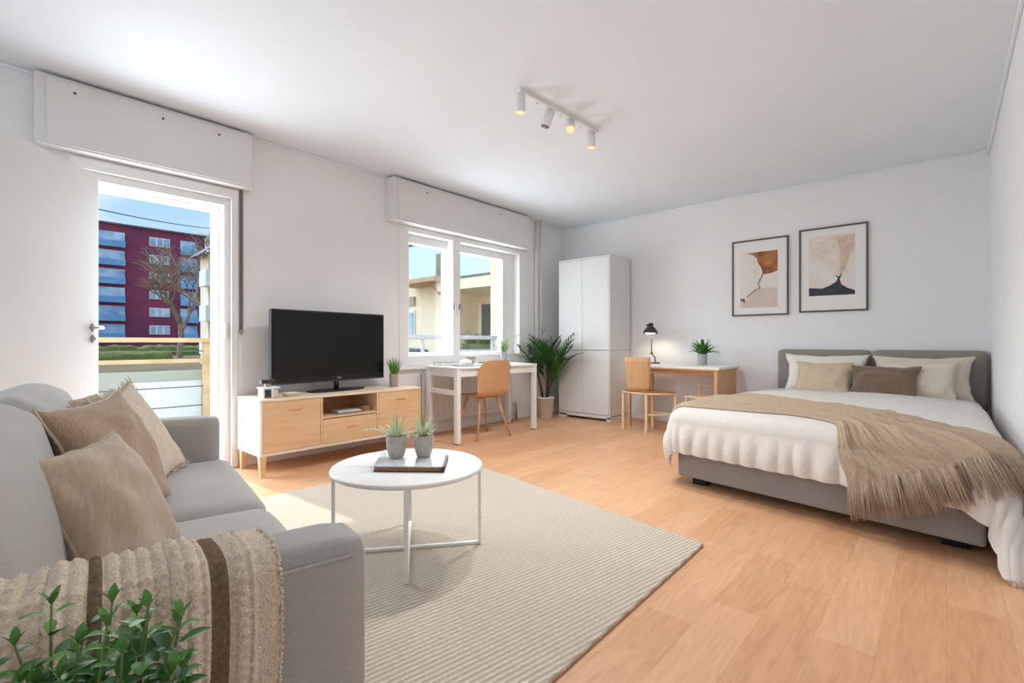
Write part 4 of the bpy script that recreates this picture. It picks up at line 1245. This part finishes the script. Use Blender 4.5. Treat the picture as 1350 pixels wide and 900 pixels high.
# balcony in front of the door
bal = thing('balcony_railing', 'timber balcony railing outside the open door', 'railing', (-5.6, 1.2, -.02))
obj('handrail', box(BM(), -5.66, -5.56, -.6, 2.75, .985, 1.03, .006), M['railwood'], bal)
obj('mid_rail', box(BM(), -5.63, -5.585, -.6, 2.75, .785, .823, .005), M['railwood'], bal)
for y in (-.5, 1.61, 2.7):
    obj('post', box(BM(), -5.655, -5.60, y - .03, y + .03, -.02, .985, .005), M['railwood'], bal)
for z in (.90, .545, .355):
    obj('cable', tube(BM(), [(-5.62, -.6, z), (-5.62, 2.75, z)], .006, 6), M['cable'], bal, True)
obj('parapet', box(BM(), -5.80, -5.75, -.8, 2.9, -.02, .70, .005), M['parapet'], bal)
obj('sunlit_patch', box(BM(), -5.745, -5.735, .98, 1.60, .0, .60, .003), M['sheet'], bal)  # thin plates that paint sunlit patches onto the parapet
obj('sunlit_patch', box(BM(), -5.745, -5.735, .40, .78, .0, .56, .003), M['sheet'], bal)
struct('terrace', box(BM(), -5.85, XA - WT, -.9, 3.0, -.2, -.02), M['extwhite'])
struct('sun_blocker', box(BM(), -7.2, XA - WT, 2.0, 9., 3.02, 3.2), M['extwhite'])  # unseen slab added to keep the sun out of the window
# white balustrade outside the window
t = thing('white_balustrade', 'white balustrade outside the double window', 'railing', (-6.4, 5.2, GZ))
obj('top_rail', box(BM(), -6.45, -6.33, 3.6, 8.4, 1.045, 1.115, .01), M['extwhite'], t)
obj('panel', box(BM(), -6.42, -6.36, 3.6, 8.4, GZ, .83, .005), M['extwhite'], t)
for y in (3.65, 4.95, 6.6, 8.3):
    obj('post', box(BM(), -6.42, -6.37, y - .02, y + .02, .83, 1.045), M['extwhite'], t)

# plum coloured apartment block far away
t = thing('apartment_block', 'plum coloured apartment block seen through the balcony door', 'building', (-106, 18, GZ))
obj('wall', box(BM(), -112, -100, -14, 28.4, GZ, 20.1), M['purple'], t)
obj('roof_edge', box(BM(), -112.3, -99.6, -14.3, 28.7, 20.1, 20.35), M['roofgrey'], t)
for r in range(6):
    z = 17.35 - r * 2.98
    for y0, y1 in ((20.2, 23.1), (1.5, 4.4)):
        f = obj('window', box(BM(), -100.02, -99.9, y0, y1, z, z + 1.5), M['extwhite'], t)
        bm = BM()
        for a, b in ((0, .30), (.36, .62), (.68, 1)):
            box(bm, -99.92, -99.86, y0 + (y1 - y0) * a + .1, y0 + (y1 - y0) * b - .05, z + .12, z + 1.38)
        obj('pane', bm, M['extglass'], f)
    for y0, y1 in ((13.0, 16.9), (24.6, 27.2)):
        f = obj('loggia', box(BM(), -100.05, -99.8, y0, y1, z - .1, z + 1.55), M['extglass'], t)
        obj('balcony_panel', box(BM(), -99.85, -99.3, y0, y1, z - .9, z + .1), M['extblue'], f)
# pale house with balconies at the right of the door view
t = thing('beige_house', 'beige house with white balconies at the edge of the balcony view', 'building', (-44, 15, GZ))
obj('wall', box(BM(), -42.4, -40.6, 11.75, 19, GZ, 7.6), M['beigeb'], t)
bm = BM(); prism(bm, [(11.0, 7.35), (15.5, 11.2), (19.8, 7.5), (15.5, 10.7)], -42.6, -40.0, M=Matrix(((0, 0, 1, 0), (1, 0, 0, 0), (0, 1, 0, 0), (0, 0, 0, 1))))
obj('roof', bm, M['roofgrey'], t)
bm = BM(); prism(bm, [(11.75, 7.5), (19, 7.5), (15.4, 10.6)], -42.4, -40.7, M=Matrix(((0, 0, 1, 0), (1, 0, 0, 0), (0, 1, 0, 0), (0, 0, 0, 1))))
obj('gable', bm, M['beigeb'], t)
for z in (5.1, 2.55, .2):
    obj('balcony', box(BM(), -40.9, -39.4, 11.25, 13.4, z, z + 1.15), M['extwhite'], t)
    obj('window', box(BM(), -40.65, -40.5, 11.9, 12.8, z + 1.2, z + 2.3), M['darkdoor'], t)

# bare trees
def bare_tree(base, h, seed, name, label, spread=.55, levels=5):
    rnd = random.Random(seed); bm = BM()
    def grow(p, d, l, r, lv):
        q = p + d * l
        m_ = p.lerp(q, .5) + Vector((rnd.uniform(-1, 1), rnd.uniform(-1, 1), rnd.uniform(-.5, .5))) * l * .07
        tube(bm, [p, m_, q], [r, r * .85, r * .65], 5 if lv > 2 else 4, False)
        if lv == 0: return
        for k in range(3 if lv > 1 else 4):
            a = Vector((rnd.uniform(-1, 1), rnd.uniform(-1, 1), rnd.uniform(-.35, .8)))
            nd = (d + a * spread * 1.5).normalized()
            grow(p.lerp(q, rnd.uniform(.55, 1)), nd, l * rnd.uniform(.6, .82), r * .6, lv - 1)
    grow(Vector(base), Vector((0, 0, 1)), h * .3, h * .022, levels)
    tag(obj(name, bm, M['bark']), label, 'tree')
bare_tree((-62, 15.2, GZ), 15, 5, 'bare_tree', 'bare brown tree in front of the plum apartment block', .62, 6)
bare_tree((-52, 16.4, GZ), 15.5, 12, 'bare_tree', 'leafless tree rising behind the beige house roof', .55, 5)
# overhead wire
w = tube(BM(), [(-25.6 - 27.4 * s, .6 + 15.8 * s, 6.65 + 5.45 * s - .25 * sin(pi * s)) for s in [k / 16 for k in range(17)]], .03, 5)
tag(obj('overhead_wire', w, M['dark']), 'dark overhead wire crossing the sky outside the door', 'wire')
# hedges and a low field edge below the railing view
for i, (x, y0, y1, h, lab) in enumerate(((-52, -4, 12, .9, 'low olive hedge outside beyond the balcony'), (-74, 4, 24, 1.3, 'long hedge at the foot of the plum apartment block'))):
    bm = BM(); n = 40
    rows = []
    for k in range(n + 1):
        y = y0 + (y1 - y0) * k / n; row = []
        for j in range(9):
            a = pi * j / 8; rr = 1 + .35 * noise.noise(Vector((y * .9, a * 2, i)))
            row.append((x + 1.1 * cos(a) * rr, y, GZ - .05 + h * sin(a) * rr))
        rows.append(row)
    grid(bm, rows)
    tag(obj('hedge', bm, M['shrub'], None, True), lab, 'hedge')

# yellow house opposite the window
t = thing('yellow_house', 'yellow house with glazed balconies opposite the double window', 'building', (-13.5, 13.5, GZ))
obj('wall', box(BM(), -19, -13.9, 12, 17, GZ, 4.4), M['yellow'], t)
obj('wall', box(BM(), -13.9, -9.5, 13.6, 17, GZ, 6.5), M['yellow'], t)
obj('roof', box(BM(), -19.2, -15.95, 11.8, 17, 4.4, 4.55), M['roofgrey'], t)
f = obj('balcony_floor', box(BM(), -15.95, -13.4, 10.9, 13, 3.18, 3.34), M['soffit'], t)
f = obj('balcony_glazing', box(BM(), -15.9, -13.4, 10.92, 10.97, 3.34, 4.55), M['ltglass'], t)
obj('balcony_glazing', box(BM(), -15.93, -15.88, 10.97, 12.0, 3.34, 4.55), M['ltglass'], t)
obj('awning', prism(BM(), [(-16.2, 10.7), (-13.6, 10.7), (-13.6, 12), (-16.2, 12)], 4.72, 4.84), M['roofgrey'], t)
bm = BM(); prism(bm, [(-14.45, 3.18), (-13.9, 3.18), (-13.9, 2.75)], 11.5, 12.0, M=Matrix(((1, 0, 0, 0), (0, 0, 1, 0), (0, 1, 0, 0), (0, 0, 0, 1))))
obj('bracket', bm, M['soffit'], t)
f = obj('upper_balcony', box(BM(), -13.9, -10.9, 11.4, 13.6, 2.86, 3.24), M['yellow'], t)
obj('balcony_edge', box(BM(), -13.9, -10.9, 11.36, 11.42, 3.24, 3.30), M['roofgrey'], t)
obj('balcony_glazing', box(BM(), -13.4, -10.95, 11.38, 11.43, 3.30, 4.35), M['ltglass'], t)
obj('pillar', box(BM(), -10.95, -10.2, 11.2, 11.9, GZ, 4.4), M['yellow'], t)
bm = BM(); prism(bm, [(-11.0, 4.4), (-9.8, 4.4), (-9.8, 2.9)], 10.9, 11.2, M=Matrix(((1, 0, 0, 0), (0, 0, 1, 0), (0, 1, 0, 0), (0, 0, 0, 1))))
obj('bracket', bm, M['yellow'], t)
f = obj('door', box(BM(), -13.70, -13.12, 13.5, 13.62, .2, 2.5), M['darkdoor'], t)
obj('door_frame', box(BM(), -13.88, -13.70, 13.5, 13.62, .2, 2.6), M['yellow'], t)
f = obj('window', box(BM(), -16.9, -15.95, 11.93, 12.02, 1.2, 2.3), M['extwhite'], t)
obj('pane', box(BM(), -16.8, -16.02, 11.9, 11.95, 1.25, 2.2), M['extglass'], f)
obj('shutter_slab', box(BM(), -16.9, -15.95, 11.9, 12.02, 2.5, 2.85), M['sp_brown'], t)
obj('wall_lamp', box(BM(), -16.75, -16.5, 11.8, 12.0, 3.1, 3.55, .03), M['chairwood'], t)
# parked cars
def car(c, rz, m, label):
    t = thing('parked_car', label, 'car', c, rz, 'cars parked below the window')
    bm = BM(); W = .86
    side = [(-2.1, .30), (-2.12, .62), (-1.95, .82), (-1.25, .92), (1.15, .95), (1.95, .80), (2.1, .6), (2.08, .30)]
    prism(bm, side, -W, W, .05, M=Matrix(((1, 0, 0, 0), (0, 0, 1, 0), (0, 1, 0, 0), (0, 0, 0, 1))))
    obj('body', bm, m, t, world=False)
    bm = BM(); prism(bm, [(-1.75, .92), (-1.25, 1.32), (-.4, 1.42), (.5, 1.38), (1.2, .94)], -W + .1, W - .1, .05, M=Matrix(((1, 0, 0, 0), (0, 0, 1, 0), (0, 1, 0, 0), (0, 0, 0, 1))))
    ro = obj('cabin', bm, m, t, world=False)
    for s in (-1, 1):
        bm = BM(); y = s * (W - .09)
        prism(bm, [(-1.45, .97), (-1.15, 1.26), (-.35, 1.34), (-.35, .98)], y - .015, y + .015, M=Matrix(((1, 0, 0, 0), (0, 0, 1, 0), (0, 1, 0, 0), (0, 0, 0, 1))))
        prism(bm, [(-.25, .98), (-.25, 1.34), (.45, 1.30), (.95, .98)], y - .015, y + .015, M=Matrix(((1, 0, 0, 0), (0, 0, 1, 0), (0, 1, 0, 0), (0, 0, 0, 1))))
        obj('side_window', bm, M['extglass'], t, world=False)
        for x in (-1.3, 1.3):
            obj('wheel', tube(BM(), [(x, s * (W - .2), .31), (x, s * (W + .01), .31)], .31, 20), M['rubber'], t, world=False)
car((-13.6, 9.6, GZ), .1, M['carblue'], 'blue car parked below the yellow wall outside the left window')
car((-8.9, 8.9, GZ), .1, M['cargrey'], 'silver car parked before the yellow house pillar')
car((-7.6, 12.6, GZ), .1, M['cardark'], 'dark car parked beyond the silver car')
# terrace shrubs at the house front
bm = BM(); rnd = random.Random(6)
for k in range(220):
    p = (rnd.uniform(-13.2, -11.2), rnd.uniform(12.2, 12.6), 0)
    a = rnd.uniform(0, 6.28); blade(bm, (p[0], p[1], .9), (cos(a) * .5, sin(a) * .5, 1), rnd.uniform(.3, .55), .06, .6, 4)
box(bm, -13.3, -11.1, 12.1, 12.7, GZ, .95)
tag(obj('planter_hedge', bm, M['shrub']), 'green planted trough in front of the dark door outside', 'planter')

# ------------------------------------------------------------------ camera
cam = bpy.data.cameras.new('camera'); cam.sensor_width = 36; cam.lens = 640 / 1350 * 36; cam.shift_y = 2 / 1350
cam.clip_start = .02; cam.clip_end = 600
co = bpy.data.objects.new('camera', cam); COL.objects.link(co)
co.location = (0, 0, .98); co.rotation_euler = (pi / 2, 0, radians(41.82))
SC.camera = co

# ------------------------------------------------------------------ light
def area(name, loc, direction, sx, sy, power, col=(1, 1, 1)):
    l = bpy.data.lights.new(name, 'AREA'); l.shape = 'RECTANGLE'; l.size = sx; l.size_y = sy; l.energy = power; l.color = col
    o = bpy.data.objects.new(name, l); COL.objects.link(o); o.location = loc
    o.rotation_euler = Vector(direction).to_track_quat('-Z', 'Y').to_euler()
    return o
area('daylight_door', (XA - .36, .92, 1.15), (1, 0, 0), .9, 1.9, 52, (.83, .925, 1))
area('daylight_window', (XA - .36, 3.95, 1.45), (1, 0, -.05), 1.9, 1.2, 56, (.83, .925, 1))
for (b, ax), pw, cone in ((spots[0], 78, 150), (spots[2], 26, 90), (spots[3], 78, 150)):
    l = bpy.data.lights.new('spot_beam', 'SPOT'); l.energy = pw; l.spot_size = radians(cone); l.spot_blend = .8; l.color = (1, .985, .965); l.shadow_soft_size = .02
    o = bpy.data.objects.new('spot_beam', l); COL.objects.link(o); o.location = b + ax * .004
    o.rotation_euler = ax.to_track_quat('-Z', 'Y').to_euler()
l = bpy.data.lights.new('lamp_glow', 'SPOT'); l.energy = 3.2; l.color = (1, .86, .68); l.spot_size = radians(130); l.spot_blend = .6; l.shadow_soft_size = .03
o = bpy.data.objects.new('lamp_glow', l); COL.objects.link(o); o.location = LAMP; o.rotation_euler = (radians(22), 0, 0)
s = bpy.data.lights.new('sun', 'SUN'); s.energy = 2.6; s.angle = radians(.8); s.color = (1, .93, .82)
o = bpy.data.objects.new('sun', s); COL.objects.link(o); o.rotation_euler = Vector((1, .06, -1.0)).to_track_quat('-Z', 'Y').to_euler()

W = bpy.data.worlds.new('sky'); SC.world = W; W.use_nodes = True
nt = W.node_tree; nt.nodes.clear(); N = nt.nodes.new
out = N('ShaderNodeOutputWorld'); bg = N('ShaderNodeBackground'); tc = N('ShaderNodeTexCoord'); sep = N('ShaderNodeSeparateXYZ')
nt.links.new(tc.outputs['Generated'], sep.inputs[0])
ramp = N('ShaderNodeValToRGB'); nt.links.new(sep.outputs['Z'], ramp.inputs['Fac'])
cr = ramp.color_ramp; cr.elements[0].position = 0.0; cr.elements[0].color = lin(214, 230, 246)
cr.elements[1].position = .55; cr.elements[1].color = lin(96, 158, 226)
e = cr.elements.new(.16); e.color = lin(186, 217, 247)
e = cr.elements.new(.34); e.color = lin(138, 190, 242)
nz = N('ShaderNodeTexNoise'); nz.inputs['Scale'].default_value = 5; nz.inputs['Detail'].default_value = 7
mp = N('ShaderNodeMapping'); mp.inputs['Scale'].default_value = (1, 1, 2.4); nt.links.new(tc.outputs['Generated'], mp.inputs[0]); nt.links.new(mp.outputs[0], nz.inputs['Vector'])
r2 = N('ShaderNodeValToRGB'); r2.color_ramp.elements[0].position = .40; r2.color_ramp.elements[1].position = .66; nt.links.new(nz.outputs['Fac'], r2.inputs['Fac'])
mx = N('ShaderNodeMix'); mx.data_type = 'RGBA'; nt.links.new(r2.outputs['Color'], mx.inputs['Factor']); nt.links.new(ramp.outputs['Color'], mx.inputs['A']); mx.inputs['B'].default_value = lin(240, 245, 250)
nt.links.new(mx.outputs['Result'], bg.inputs['Color']); vd = N('ShaderNodeVectorMath'); vd.operation = 'DOT_PRODUCT'; vd.inputs[1].default_value = (-.26, -.90, .34); nt.links.new(tc.outputs['Generated'], vd.inputs[0])
mr = N('ShaderNodeMapRange'); nt.links.new(vd.outputs['Value'], mr.inputs['Value']); mr.interpolation_type = 'SMOOTHSTEP'
mr.inputs['From Min'].default_value = .25; mr.inputs['From Max'].default_value = .95; mr.inputs['To Min'].default_value = 1.0; mr.inputs['To Max'].default_value = 3.4  # unseen side of the sky brightened as added fill light
nt.links.new(mr.outputs[0], bg.inputs['Strength'])
nt.links.new(bg.outputs[0], out.inputs[0])

SC.view_settings.view_transform = 'Standard'; SC.view_settings.look = 'None'
SC.view_settings.exposure = .22; SC.view_settings.gamma = 1.; SC.view_settings.use_curve_mapping = False
SC.cycles.use_denoising = True
SC.cycles.max_bounces = 10; SC.cycles.diffuse_bounces = 6; SC.cycles.transparent_max_bounces = 12
SC.cycles.sample_clamp_indirect = 4.
